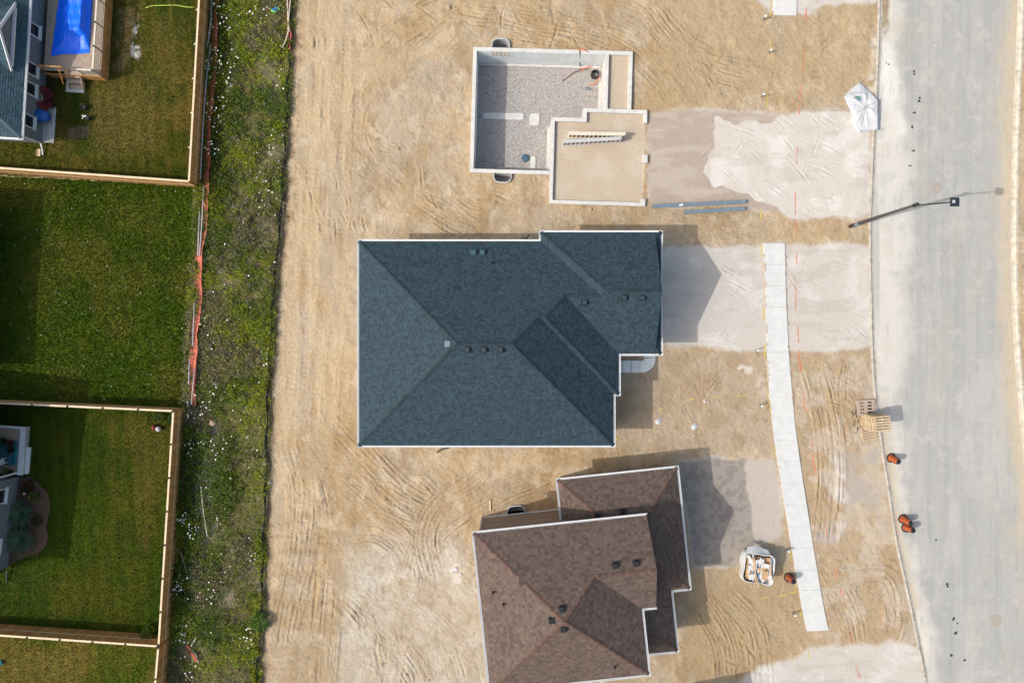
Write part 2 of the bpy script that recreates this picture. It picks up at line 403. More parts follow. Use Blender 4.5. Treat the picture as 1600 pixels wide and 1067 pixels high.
for k in range(20):                      # short scrapes and blade marks all over the bare soil
    cx, cy = rng.uniform(440, 880), rng.choice([rng.uniform(0, 370), rng.uniform(640, 1067)])
    a = rng.choice([1.45, 1.6, .75, 2.3])+rng.normal(0, .22); l = rng.uniform(12, 48); b = rng.normal(0, 6)
    track([(cx-l*math.cos(a), cy-l*math.sin(a)), (cx+b, cy+b), (cx+l*math.cos(a), cy+l*math.sin(a))], wd=rng.uniform(.06, .25), depth=rng.uniform(.03, .07), berm=rng.uniform(.02, .05), cleat=0, col=.5)
for k in range(110):                      # scratches in the crushed stone drives
    cx, cy = (rng.uniform(1080, 1360), rng.uniform(395, 545)) if k % 2 else (rng.uniform(1110, 1350), rng.uniform(185, 335))
    a = rng.choice([.6, .75, -.9, .1])+rng.normal(0, .2); l = rng.uniform(8, 45)
    track([(cx-l*math.cos(a), cy-l*math.sin(a)), (cx, cy+rng.normal(0, 3)), (cx+l*math.cos(a), cy+l*math.sin(a))], wd=.1, depth=.045, berm=.03, cleat=0, col=.1)
for k in range(150):                     # thin creases left by blades and turning treads
    cx, cy = rng.uniform(425, 1010), rng.choice([rng.uniform(0, 75), rng.uniform(280, 372), rng.uniform(640, 1067), rng.uniform(60, 360) if k % 3 else rng.uniform(700, 1067)])
    a = 1.55+rng.normal(0, .12) if cx < 560 else rng.choice([1.5, .8, 2.4, .2])+rng.normal(0, .3); l = rng.uniform(6, 30); b = rng.normal(0, 5)
    track([(cx-l*math.cos(a), cy-l*math.sin(a)), (cx+b, cy+b), (cx+l*math.cos(a), cy+l*math.sin(a))], wd=.1, depth=rng.uniform(.05, .11), berm=rng.uniform(.03, .08), cleat=0, col=.5)
for k in range(40):
    cx, cy = rng.uniform(1040, 1400), rng.choice([rng.uniform(0, 165), rng.uniform(555, 700), rng.uniform(890, 1067)])
    a = rng.choice([.5, 1.2, -.8])+rng.normal(0, .4); l = rng.uniform(8, 34)
    track([(cx-l*math.cos(a), cy-l*math.sin(a)), (cx+rng.normal(0, 4), cy), (cx+l*math.cos(a), cy+l*math.sin(a))], wd=rng.uniform(.12, .35), depth=rng.uniform(.03, .06), berm=.03, cleat=0, col=.4)
TR = (.8*TR+.2*blur(TR, 1))*(.25+.85*ss(fbm(4.5, 190, 4), .34, .58)); CH = blur(CH, 1)
# ---- regions (photo pixels on the ground)
R_ROAD_L = [(1374, -90), (1372, 60), (1368, 150), (1363, 240), (1361, 300), (1359, 360), (1360, 450), (1362, 540), (1367, 620), (1378, 700), (1390, 780), (1401, 850), (1412, 900), (1425, 960), (1433, 1000), (1441, 1040), (1462, 1150)]
R_ROAD_R = [(1602, -90), (1597, 60), (1592, 180), (1589, 300), (1588, 380), (1590, 480), (1595, 570), (1604, 680), (1618, 800), (1636, 920), (1660, 1060), (1680, 1150)]
roadpoly = R_ROAD_L+R_ROAD_R[::-1]
# fence lines give the lawns their edges
yard1 = [(-120, -90), (329, -90), (324, 0), (310, 289), (-120, 268)]
yard2 = [(-120, 270), (312, 290), (292, 640), (-120, 628)]
yard3 = [(-120, 628), (288, 640), (283, 660), (268, 880), (261, 998), (-120, 985)]
yard4 = [(-120, 985), (261, 1000), (256, 1067), (250, 1150), (-120, 1150)]
strip = [(326, -90), (322, 60), (318, 220), (309, 300), (300, 420), (291, 640), (287, 665), (272, 880), (264, 1000), (256, 1150), (400, 1150), (408, 1000), (413, 900), (418, 760), (421, 640), (431, 440), (441, 330), (449, 200), (454, 100), (458, 40), (462, -90)]
mr = pmask(roadpoly) > .5
mls = [pmask(q) > .5 for q in (yard1, yard2, yard3, yard4)]
mstrip = pmask(strip) > .5
FA = -R(1.65); FO = P(739.6, 73.5, .25)    # foundation frame: origin at its north-west outer corner
def FL(u, v):                            # foundation local metres (u along, v down the picture) -> world x, y
    return (FO[0]+u*math.cos(FA)+v*math.sin(FA), FO[1]+u*math.sin(FA)-v*math.cos(FA))
def topx(pts): return [(x/S+800, 533.5-y/S) for x, y in pts]
pit_in = [(.3, .3), (10.8, .3), (10.8, 4.74), (9.14, 4.74), (9.14, 5.55), (6.55, 5.55), (6.55, 9.93), (.3, 9.93)]
pit_cut = [(.15, .15), (10.95, .15), (10.95, 4.9), (9.28, 4.9), (9.28, 5.7), (6.7, 5.7), (6.7, 10.08), (.15, 10.08)]
BO = P(740, 833, 5.8); BA = R(6.0)         # brown house frame: origin under its north-west upper eave corner
def BLc(u, v): return (BO[0]+u*math.cos(BA)-v*math.sin(BA), BO[1]+u*math.sin(BA)+v*math.cos(BA))
def wellpoly(c, ang, r=.72, dp=.72, n=10):
    pts = [(-r, 0)]+[(r*math.copysign(abs(math.cos(t))**.6, math.cos(t)), dp*abs(math.sin(t))**.6) for t in np.linspace(math.pi, 0, n)][1:-1]+[(r, 0)]
    return [(c[0]+x*math.cos(ang)-y*math.sin(ang), c[1]+x*math.sin(ang)+y*math.cos(ang)) for x, y in pts]
WELLS = [(FL(2.22, 0.0), FA), (FL(2.68, 10.24), FA+math.pi), (BLc(3.15, -.40), BA)]
mhole = pmask(topx([FL(*p) for p in pit_cut])) > .5
for c, a in WELLS: mhole |= pmask(topx(wellpoly(c, a, .70, .70))) > .5
mhouse = pmask(topx([(-11.2, 7.2), (2.6, 7.2), (2.6, 7.9), (10.7, 7.9), (10.7, -.4), (7.3, -.4), (7.3, -7.5), (-11.2, -7.5)])) > .5
garage_fill = pmask(topx([FL(*p) for p in [(6.8, 5.8), (9.3, 5.8), (9.3, 4.95), (14.3, 4.95), (14.2, 12.4), (6.8, 12.4)]]))
cell_fill = pmask(topx([FL(*p) for p in [(11.0, .2), (12.9, .2), (12.9, 4.9), (11.0, 4.9)]]))
D1 = pmask([(1012, 172), (1060, 168), (1160, 178), (1260, 176), (1362, 170), (1362, 338), (1250, 342), (1160, 326), (1014, 322)], 5, 1, 4)
D1p = pmask([(1108, 178), (1150, 200), (1170, 186), (1362, 172), (1362, 340), (1240, 340), (1190, 318), (1140, 298), (1108, 292), (1098, 262), (1120, 230)], 9, 3, 9)
D2 = pmask([(1034, 386), (1130, 388), (1200, 380), (1362, 386), (1363, 545), (1270, 552), (1140, 546), (1034, 538)], 5, 1, 4)
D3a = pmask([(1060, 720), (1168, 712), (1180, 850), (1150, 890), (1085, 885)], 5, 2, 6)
D3b = pmask([(1163, 724), (1212, 716), (1228, 842), (1180, 850)], 3, 1, 4)
D3c = pmask([(1262, 705), (1375, 700), (1400, 852), (1280, 860)], 12, 3, 14)
D3p = pmask([(1288, 715), (1310, 720), (1318, 800), (1370, 800), (1372, 848), (1310, 850)], 12, 3, 14)*ss(fbm(1.2, 169, 5), .3, .6)
D4 = pmask([(1180, 1040), (1290, 1008), (1400, 1000), (1440, 1010), (1450, 1150), (1100, 1150)], 8, 3, 8)
D0 = pmask([(1100, -90), (1375, -90), (1375, 4), (1280, 14), (1204, 26)], 6, 2, 6)
# colour of the ground (reflectance only)
def col(r, g, b, e=1.45): return np.array(A(r, g, b, e))
n1 = fbm(7., 101); n2 = fbm(1.6, 102); n3 = fbm(.5, 103, 3); nv = fbm(3., 104, 5, .25, 2.2); nh = fbm(1.2, 105, 4, 2., .5)
def mixc(c, k, m): m = np.clip(m, 0, 1)[..., None]; return c*(1-m)+k*m
C = np.ones(GX.shape+(3,))*col(208, 181, 143)
C = mixc(C, col(196, 166, 124), ss(n1, .42, .66)*.75)
C = mixc(C, col(221, 200, 170), ss(n2, .5, .72)*.6)
C = mixc(C, col(186, 154, 110), ss(n2, .5, .2)*.4*ss(n1, .3, .6))
C = mixc(C, col(198, 184, 164), ss(fbm(4., 140), .52, .66)*.55)
C = mixc(C, col(188, 170, 144), ss(fbm(2.6, 150, 6), .48, .70)*.6); C = mixc(C, col(178, 146, 102), ss(fbm(1.4, 155, 5, .7, 1.6), .52, .74)*.5)
C = mixc(C, col(226, 208, 180), ss(fbm(.9, 158, 4), .60, .72)*.5)
lane = pmask([(452, -90), (560, -90), (548, 300), (540, 640), (470, 720), (408, 1150), (408, 800), (425, 560)], 12, 10)
C = mixc(C, col(221, 195, 157), lane*.75*ss(nv, .3, .6))
C = mixc(C, col(199, 172, 136), lane*ss(nv, .58, .72)*.6)
rut = pmask([(415, 820), (520, 800), (540, 900), (530, 1150), (400, 1150)], 14, 8)
C = mixc(C, col(180, 153, 112), rut*.6*ss(nh, .35, .6))
lower = pmask([(530, 850), (720, 830), (760, 900), (770, 1150), (520, 1150)], 22, 10)
C = mixc(C, mixc(np.ones_like(C)*col(204, 190, 168), col(214, 204, 188), ss(n2, .42, .62)), lower*.9)
front = pmask([(960, 555), (1195, 555), (1215, 700), (1100, 705), (960, 690)], 10, 5)
C = mixc(C, col(198, 177, 150), front*.85); C = mixc(C, col(182, 156, 118), front*ss(n2, .5, .66)*.6)
verge = pmask([(1232, 545), (1360, 548), (1412, 880), (1440, 1010), (1280, 1010)], 8, 4)
C = mixc(C, col(196, 170, 136), verge*.7); C = mixc(C, col(214, 200, 182), verge*ss(n2, .48, .6)*.6)
topr = pmask([(1040, -90), (1370, -90), (1360, 165), (1020, 165)], 10, 6)
C = mixc(C, col(197, 172, 134), topr*ss(n1, .35, .6)*.75)
botr = pmask([(1080, 890), (1240, 880), (1270, 1000), (1180, 1060), (1060, 1060)], 8, 4)
C = mixc(C, col(190, 164, 124), botr*.8)
C = mixc(C, col(180, 148, 104), CH*.42*(1-lane*.6))
C = mixc(C, col(170, 138, 96), ss(n3, .62, .8)*.35*(1-lane*.5))
darkbits = pmask([(445, 40), (475, 60), (472, 100), (452, 120)], 8, 3)+pmask([(430, 360), (462, 190), (470, 240), (448, 420)], 10, 4)
C = mixc(C, col(150, 116, 76), darkbits*.5*ss(n3, .4, .6))
drv = np.clip(D1+D2+D3a+D3b+D3c*.6*ss(fbm(1.5, 168, 4), .3, .6)+D4*.9+D0, 0, 1); drv = ss(blur(drv, 6)+.75*(fbm(1.3, 165, 5)-.5), .28, .72)
stone = np.ones(GX.shape+(3,))*col(216, 209, 201)
stone = mixc(stone, col(227, 222, 216), ss(n2, .48, .7)); stone = mixc(stone, col(200, 190, 180), ss(nh, .52, .7)*.5)
s1 = mixc(np.ones_like(stone)*col(190, 174, 160), col(202, 188, 174), ss(nh, .4, .7)); s1 = mixc(s1, stone*1.06, ss(D1p+.9*(fbm(1.3, 177, 4, 2.2, .7)-.5), .42, .62))
stone = mixc(stone, s1, D1)
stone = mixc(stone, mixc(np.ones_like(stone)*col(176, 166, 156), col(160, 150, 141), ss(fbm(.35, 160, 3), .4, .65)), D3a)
stone = mixc(stone, col(208, 196, 184), D3b)
stone = mixc(stone, col(192, 182, 172), D3c*(1-D3p)); stone = mixc(stone, col(226, 218, 206), D3p)
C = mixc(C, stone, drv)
white = pmask([(704, 876), (722, 874), (728, 904), (706, 908)], 9, 1, 8)+pmask([(540, 912), (600, 900), (690, 872), (692, 880), (610, 910)], 6, 2, 6)*.5
white += pmask([(1156, 566), (1176, 578), (1170, 586), (1154, 576)], 4, 1, 4)+pmask([(1180, 590), (1200, 600), (1196, 626), (1176, 612)], 7, 3, 5)*.5
white += pmask([(1362, 60), (1372, 60), (1368, 150), (1356, 150)], 4, 2, 5)*.8
C = mixc(C, col(238, 230, 220), white*.85*ss(n3, .3, .55))
gar = np.clip(garage_fill+cell_fill, 0, 1)
C = mixc(C, mixc(np.ones_like(C)*col(210, 192, 168), col(216, 201, 180), ss(n2, .4, .7)), gar)
lum = C.mean(axis=2, keepdims=True)*np.array([1.08, 1.0, .90]); C = C*.86+lum*.14
# lawns
def grass(base, dry, lush, seed, kd=.8):
    g = np.ones_like(C)*np.array(base)
    g = g*(1+.25*(fbm(.9, seed, 3)-.5)[..., None])
    g = mixc(g, np.array(dry), ss(fbm(4.5, seed+1), .46, .66)*kd); g = mixc(g, np.array(lush), ss(fbm(3.4, seed+2), .5, .7)*.7)
    return mixc(g, np.array(dry), ss(fbm(1., seed+3, 3, .35, 2.5), .55, .72)*kd*.5)
g1 = grass(A(86, 90, 22), A(126, 108, 50), A(60, 82, 10), 300)
dry1 = pmask([(145, 130), (230, 110), (250, 230), (160, 250), (140, 200)], 15, 10)+.7*pmask([(230, 20), (290, 30), (285, 140), (240, 150)], 15, 10)
g1 = mixc(g1, col(132, 114, 62), dry1*.55); g1 = mixc(g1, col(150, 130, 92), pmask([(185, 0), (215, 10), (222, 90), (195, 112), (165, 112)], 8, 4)*.7*ss(n3, .3, .6))
g1 = mixc(g1, col(226, 224, 216), pmask([(209, 34), (219, 38), (218, 92), (205, 90), (210, 60)], 3, 1, 5)*ss(n3, .38, .5))
g1 = mixc(g1, col(120, 108, 86), pmask([(104, 200), (136, 197), (138, 216), (106, 218)], 2, 1, 2)*.9)
g1 = mixc(g1, col(96, 78, 56), pmask([(66, 120), (88, 122), (86, 175), (66, 170)], 3, 2, 4)*.8)
g2 = grass(A(86, 106, 20), A(116, 116, 42), A(68, 98, 10), 330, .6)
g3 = grass(A(70, 88, 10), A(98, 96, 28), A(54, 78, 6), 360, .6)
g3 = mixc(g3, col(124, 106, 50), pmask([(160, 650), (262, 655), (250, 760), (235, 870), (205, 860)], 14, 10)*.5*ss(nv, .35, .6))
g4 = grass(A(98, 104, 26), A(132, 118, 54), A(76, 98, 12), 390, .8)
mow = 1+.07*np.sign(np.sin((GX+GY*.07)*2*math.pi/1.1))+.04*np.sin((GX+GY*.07)*2*math.pi/.37)
for m_, g_ in zip(mls, (g1, g2, g3, g4)):
    if g_ is g3 or g_ is g1 or g_ is g4: g_ = g_*mow[..., None]
    g_ = mixc(g_, np.array(A(72, 104, 12)), ss(1-blur(m_.astype(float), 9), .04, .5)*.7*ss(n3, .3, .6))
    C[m_] = g_[m_]
# weedy strip: soil between the plants
sb = np.ones_like(C)*col(124, 112, 76); sb = mixc(sb, col(160, 148, 124), ss(n2, .45, .65)*.8); sb = mixc(sb, col(104, 106, 48), ss(n1, .4, .6)*.7)
barepath = pmask([(318, 652), (345, 660), (338, 760), (332, 850), (312, 900), (300, 850), (306, 740)], 7, 6)
sb = mixc(sb, mixc(np.ones_like(C)*col(96, 94, 88), col(150, 142, 136), ss(n2, .5, .7)), barepath)
C[mstrip] = sb[mstrip]
edge = pmask([(462, -90), (468, -90), (464, 60), (455, 210), (447, 330), (436, 460), (428, 660), (424, 800), (414, 1020), (410, 1150), (400, 1150), (408, 1000), (421, 640), (431, 440), (449, 200), (458, 40)], 4, 2, 5)
C = mixc(C, col(120, 104, 82), edge*.8*(~mstrip))
# road surface
u_road = fbm(2., 500, 4, .18, 5.)
rc = np.ones_like(C)*col(187, 187, 183); rc = mixc(rc, col(177, 178, 176), ss(u_road, .4, .7)*.7); rc = mixc(rc, col(199, 198, 193), ss(fbm(2.6, 520, 4, .5, 2.), .5, .68)*.6)
xl = np.interp(PY, [p[1] for p in R_ROAD_L], [p[0] for p in R_ROAD_L]); xr = np.interp(PY, [p[1] for p in R_ROAD_R], [p[0] for p in R_ROAD_R])
dl, dr = PX-xl, xr-PX
dust = np.clip(1.15-dl/(38+46*np.exp(-((PY-300)/170)**2)+26*np.exp(-((PY-520)/150)**2)+30*W1+10*W3), 0, 1)
rc = mixc(rc, col(226, 222, 214), ss(dust, .05, .75)*.9)
rc = mixc(rc, col(206, 190, 162), ss(1-dl/(34+18*W1), .2, .9)*ss(PY, 560, 720)*.85)
rc = mixc(rc, col(200, 180, 146), ss(1-dl/(30+10*W1), .2, .9)*ss(PY, 110, 20)*.7)
rc = mixc(rc, col(232, 228, 220), pmask([(1432, 950), (1446, 955), (1452, 1010), (1480, 1150), (1450, 1150), (1440, 1040)], 5, 3, 8)*.9)
rc = mixc(rc, col(212, 196, 170), ss(1-dr/(46+26*W2), .05, .8)*.9)
rc = mixc(rc, col(150, 126, 86), pmask([(1380, -40), (1391, -40), (1391, 40), (1387, 56), (1380, 52)], 3, 1, 5)*.8*ss(n3, .35, .6))
rc = mixc(rc, col(238, 236, 230), pmask([(1376, 60), (1392, 66), (1404, 130), (1402, 170), (1420, 210), (1380, 230), (1374, 140)], 8, 3, 8)*.75)
rc = mixc(rc, col(175, 176, 174), ss(fbm(3., 540, 3, .3, 6.), .55, .8)*.5); rc = mixc(rc, col(202, 200, 194), ss(fbm(.8, 545, 4), .60, .8)*.6)
rc = mixc(rc, col(200, 190, 170), ss(fbm(2.4, 560, 5, .6, 1.8), .56, .75)*.25)
rc = mixc(rc, col(168, 168, 166), ss(fbm(.5, 565, 3, .5, 3.), .66, .8)*.3)
C[mr] = rc[mr]
# heights by region
sm = gar+drv*.6
Z = HT*(1-np.clip(sm, 0, 1)*.7)+TR*(1-np.clip(gar, 0, 1))
Z = Z+(fbm(.45, 211, 3)-.5)*.075*(1-np.clip(drv+gar+lane*.6, 0, 1))+(fbm(1.1, 213, 3)-.5)*.09*np.clip(1-drv-gar-lane*.8, 0, 1)
for m_ in mls: Z[m_] = ((fbm(6., 222, 2)-.5)*.06+(fbm(.4, 223, 2)-.5)*.02)[m_]
Z[mstrip] = (Z*.5+(fbm(1.5, 230)-.5)*.3)[mstrip]
kz = ss(np.abs(dl), 4, 14); Z = Z*kz                      # level beside the kerb
Z[mr] = -.13+(Z*0+(fbm(4., 240, 2)-.5)*.02)[mr]
walkc = pmask([(1186, 376), (1234, 376), (1226, 560), (1240, 700), (1270, 850), (1302, 990), (1256, 994), (1222, 800), (1200, 640)], 0, 3)
Z = Z*(1-walkc*.8)
nearwall = blur(mhole.astype(float), 5); Z = Z*(1-np.clip(nearwall*1.6, 0, .85))-.02*gar
def gz(x, y):
    i = min(nx-1, max(0, int(round((x-X0)/D)))); j = min(ny-1, max(0, int(round((y-Y0)/D))))
    return float(Z[j, i])
def gpx(px, py):                          # photo pixel -> point on the ground
    x, y, _ = P(px, py); return (x, y, gz(x, y))
# normals from the whole lattice, so neighbouring pieces meet without a seam
dzy, dzx = np.gradient(Z, D); NRM = np.dstack([-dzx, -dzy, np.ones_like(Z)]); NRM /= np.linalg.norm(NRM, axis=2)[..., None]
idx = np.arange(nx*ny).reshape(ny, nx)
quads = np.stack([idx[:-1, :-1], idx[:-1, 1:], idx[1:, 1:], idx[1:, :-1]], -1)
def qc(m): return m[:-1, :-1]
CO = np.dstack([GX, GY, Z]).reshape(-1, 3); CF = C.reshape(-1, 3); NF = NRM.reshape(-1, 3)
free = ~(mhole | mhouse)
def surface(name, mask, material):
    q = quads[qc(mask & free)].reshape(-1, 4); u, inv = np.unique(q, return_inverse=True)
    return tag(fast_mesh(name, CO[u], inv.ravel(), 4, material, col=CF[u], smooth=True, normals=NF[u]), kind='structure')
taken = mr | mstrip
for m_ in mls: taken |= m_
o_road = surface("road", mr, M['road'])
o_strip = surface("weed_strip_soil", mstrip & ~mr, M['soil'])
for m_ in mls: surface("lawn", m_, M['turf'])
for dm in ((D1 > .5), (D2 > .5), (np.clip(D3a+D3b, 0, 1) > .5), (D3c > .5), (D4 > .5), (D0 > .5)):
    dm = dm & ~taken
    surface("driveway", dm, M['drive']); taken = taken | dm
surface("sand_fill", (gar > .5) & ~taken, M['drive']); taken = taken | (gar > .5)
o_ground = surface("ground", ~taken, M['sand'])
B = 3500.; RW = (X0, 0)
far = MB().add([(X0, -B, 0), (B, -B, 0), (B, B, 0), (X0, B, 0), (X0, Y0, 0), (X1, Y0, 0), (X1, Y1, 0), (X0, Y1, 0)], [(0, 1, 5, 4), (1, 2, 6, 5), (2, 3, 7, 6)])
tag(far.build("terrain", mat("far_soil", A(204, 178, 140), .95, .15, .12), None), kind='structure')
tag(MB().add([(-B, -B, 0), (X0, -B, 0), (X0, B, 0), (-B, B, 0)], [(0, 1, 2, 3)]).build("grassland", mat("far_grass", A(82, 98, 24), .95, .3, .15), None), kind='structure')
# ------------------------------------------------------------------ kerbs, manholes
def kerb(line, side, label):
    q = spline(px2m(line), .5); root = thing("kerb", None, None); root['kind'] = 'structure'
    prof = [(-.10, -.2), (-.10, .03), (.08, .035), (.16, -.07), (.36, -.115), (.36, -.2)]
    t = np.gradient(q, axis=0); t /= np.linalg.norm(t, axis=1)[:, None]; nr = np.stack([t[:, 1], -t[:, 0]], 1)*side
    # the polylines run down the picture: their right-hand normal points to the road centre for the left kerb
    n = 5; i = 0
    while i < len(q)-1:
        e = min(i+n, len(q)-1); m = MB(); js = range(i, e+1)
        for j in js:
            g = .012*(1 if j == i else -1 if j == e else 0)
            for o_, z in prof: m.v.append((q[j][0]+t[j][0]*g-nr[j][0]*o_*-1, q[j][1]+t[j][1]*g+nr[j][1]*o_, z))
        k = len(prof)
        for a in range(len(js)-1):
            for b in range(k):
                b2 = (b+1) % k; m.f.append((a*k+b, a*k+b2, (a+1)*k+b2, (a+1)*k+b))
        m.f.append(tuple(range(k))); m.f.append(tuple(range((len(js)-1)*k, len(js)*k))[::-1])
        m.build("kerb_segment", M['kerb'], root); i = e
def kdir(line):                           # side sign so that the gutter lies on the road
    return line
kerb(R_ROAD_L, -1, "")
kerb(R_ROAD_R, 1, "")
def manhole(px, py, label):
    x, y, z = gpx(px, py); t = thing("manhole_cover", label, "manhole cover", (x, y, z), group="round iron covers in the road")
    MB().lathe([(.52, -.02), (.52, .012), (.40, .016), (.39, .006)], 24).build("frame", M['iron'], t)
    m = MB().lathe([(.385, -.01), (.385, .012)], 24)
    for k in range(-3, 4): m.box(0, k*.1, .016, 2*math.sqrt(max(.02, .36**2-(k*.1)**2)), .03, .01)
    m.build("lid", M['iron'], t)
manhole(1463, 293, "round rust-stained manhole cover in the road beside the street lamp")
manhole(1558, 970, "round manhole cover in the bare road near the lower right corner")
# ------------------------------------------------------------------ roofs
def clip(poly, a, b, c):                  # keep a*x+b*y+c >= 0
    out = []; n = len(poly)
    for i in range(n):
        p, q = poly[i], poly[(i+1) % n]; dp = a*p[0]+b*p[1]+c; dq = a*q[0]+b*q[1]+c
        if dp >= 0: out.append(p)
        if (dp >= 0) != (dq >= 0):
            t = dp/(dp-dq); out.append((p[0]+(q[0]-p[0])*t, p[1]+(q[1]-p[1])*t))
    return out
def parea(p): return abs(sum(p[i][0]*p[(i+1) % len(p)][1]-p[(i+1) % len(p)][0]*p[i][1] for i in range(len(p))))/2
def rpart(x0, x1, y0, y1, ze, m, sides, fx=None):
    pl = {}
    if 'N' in sides: pl['N'] = (0, -m, ze+m*y1)
    if 'S' in sides: pl['S'] = (0, m, ze-m*y0)
    if 'E' in sides: pl['E'] = (-m, 0, ze+m*x1)
    if 'W' in sides: pl['W'] = (m, 0, ze-m*x0)
    f = fx or (x0, x1, y0, y1)
    return dict(fp=[(f[0], f[2]), (f[1], f[2]), (f[1], f[3]), (f[0], f[3])], pl=list(pl.values()))
def roof_faces(parts):
    res = []
    for ip, p in enumerate(parts):
        for i, pi in enumerate(p['pl']):
            poly = p['fp']
            for j, pj in enumerate(p['pl']):
                if i != j: poly = clip(poly, pj[0]-pi[0], pj[1]-pi[1], pj[2]-pi[2]) if poly else []
            pieces = [poly] if len(poly) > 2 else []
            for iq, q in enumerate(parts):
                if iq == ip: continue
                e = 1e-5 if iq < ip else -1e-5
                hs = [(k[0]-pi[0], k[1]-pi[1], k[2]-pi[2]+e) for k in q['pl']]
                n = len(q['fp'])
                for k in range(n):
                    a, b = q['fp'][k], q['fp'][(k+1) % n]; dx, dy = b[0]-a[0], b[1]-a[1]
                    hs.append((-dy, dx, dy*a[0]-dx*a[1]))
                new = []
                for pc in pieces:
                    cur = pc
                    for (a, b, c) in hs:
                        if len(cur) < 3: break
                        o_ = clip(cur, -a, -b, -c)
                        if len(o_) > 2 and parea(o_) > 1e-4: new.append(o_)
                        cur = clip(cur, a, b, c)
                pieces = new
            res += [(pc, pi) for pc in pieces if len(pc) > 2 and parea(pc) > 2e-3]
    return res
def hz(pl, p): return pl[0]*p[0]+pl[1]*p[1]+pl[2]
def inside(poly, p, e=1e-6):
    n = len(poly); s = None
    a = sum(poly[i][0]*poly[(i+1) % n][1]-poly[(i+1) % n][0]*poly[i][1] for i in range(n)); sg = 1 if a > 0 else -1
    return all(((poly[(i+1) % n][0]-poly[i][0])*(p[1]-poly[i][1])-(poly[(i+1) % n][1]-poly[i][1])*(p[0]-poly[i][0]))*sg >= -e for i in range(n))
def make_roof(root, parts, shm, capm, expo=.18, tab=(.12, .24), seed=1):
    rr = random.Random(seed); F = roof_faces(parts); dm = MB(); sm = MB()
    for poly, pl in F:
        dm.add([(x, y, hz(pl, (x, y))) for x, y in poly], [tuple(range(len(poly)))])
    roof = dm.build("roof", M['deckroof'], root)
    for poly, pl in F:
        m = math.hypot(pl[0], pl[1]); g = (pl[0]/m, pl[1]/m); t = (-g[1], g[0])
        e = expo/math.sqrt(1+m*m); s0 = -pl[2]/m
        ss_ = [p[0]*g[0]+p[1]*g[1] for p in poly]; tt = [p[0]*t[0]+p[1]*t[1] for p in poly]
        k = math.floor((min(ss_)-s0)/e)
        while s0+k*e < max(ss_):
            sa, sb_ = s0+k*e, s0+k*e+e*1.06
            band = clip(clip(poly, g[0], g[1], -sa), -g[0], -g[1], sb_)
            k += 1
            if len(band) < 3: continue
            bt = [p[0]*t[0]+p[1]*t[1] for p in band]; ta = min(bt)-rr.random()*.3
            while ta < max(bt):
                wd = rr.uniform(*tab); q = clip(clip(band, t[0], t[1], -ta), -t[0], -t[1], ta+wd-.006); ta += wd
                if len(q) < 3 or parea(q) < 1e-4: continue
                th = .024 if rr.random() < .5 else .012
                v = []
                for x, y in q:
                    s_ = x*g[0]+y*g[1]; v.append((x, y, hz(pl, (x, y))+.004+th*max(0, 1-(s_-sa)/e)))
                fs = [tuple(range(len(q)))]; n = len(q); low = [i for i in range(n) if abs(q[i][0]*g[0]+q[i][1]*g[1]-sa) < 1e-4]
                if len(low) == 2:
                    i, j = low if (low[1]-low[0]) == 1 else (low[1], low[0])
                    v += [(q[i][0], q[i][1], hz(pl, q[i])+.001), (q[j][0], q[j][1], hz(pl, q[j])+.001)]
                    fs.append((j, i, n, n+1))
                sm.add(v, fs)
    sm.build("shingles", shm, roof, 'stuff')
    cm = MB(); done = set()
    for ia, (pa, la) in enumerate(F):
        n = len(pa)
        for i in range(n):
            a, b = pa[i], pa[(i+1) % n]; L = math.hypot(b[0]-a[0], b[1]-a[1])
            if L < .25: continue
            nrm = ((b[1]-a[1])/L, -(b[0]-a[0])/L)
            c = (sum(p[0] for p in pa)/n, sum(p[1] for p in pa)/n)
            if (c[0]-a[0])*nrm[0]+(c[1]-a[1])*nrm[1] > 0: nrm = (-nrm[0], -nrm[1])
            K = max(2, int(L/.24)); 
            for k in range(K):
                t0, t1 = k/K, (k+1)/K; mp = (a[0]+(b[0]-a[0])*(t0+t1)/2, a[1]+(b[1]-a[1])*(t0+t1)/2)
                pr = (mp[0]+nrm[0]*.03, mp[1]+nrm[1]*.03)
                for ib, (pb, lb) in enumerate(F):
                    if ib == ia or not inside(pb, pr): continue
                    if abs(hz(lb, mp)-hz(la, mp)) < .02 and hz(lb, pr) < hz(la, pr)-.004:
                        key = (round(mp[0], 1), round(mp[1], 1))
                        if key in done: break
                        done.add(key)
                        p0 = (a[0]+(b[0]-a[0])*t0, a[1]+(b[1]-a[1])*t0); p1 = (a[0]+(b[0]-a[0])*(t1+.15/K), a[1]+(b[1]-a[1])*(t1+.15/K)); wv = .15
                        z0, z1 = hz(la, p0), hz(la, p1)
                        up = z1 > z0-1e-6; l0, l1 = (.045, .03) if up else (.03, .045)
                        iL0 = (p0[0]-nrm[0]*wv, p0[1]-nrm[1]*wv); iL1 = (p1[0]-nrm[0]*wv, p1[1]-nrm[1]*wv)
                        oL0 = (p0[0]+nrm[0]*wv, p0[1]+nrm[1]*wv); oL1 = (p1[0]+nrm[0]*wv, p1[1]+nrm[1]*wv)
                        cm.add([(*p0, z0+l0), (*p1, z1+l1), (*iL0, hz(la, iL0)+l0*.8), (*iL1, hz(la, iL1)+l1*.8), (*oL0, hz(lb, oL0)+l0*.8), (*oL1, hz(lb, oL1)+l1*.8)], [(0, 1, 3, 2), (1, 0, 4, 5), (0, 2, 4)])
                        break
    if cm.f: cm.build("ridge_caps", capm, roof, 'stuff')
    return roof
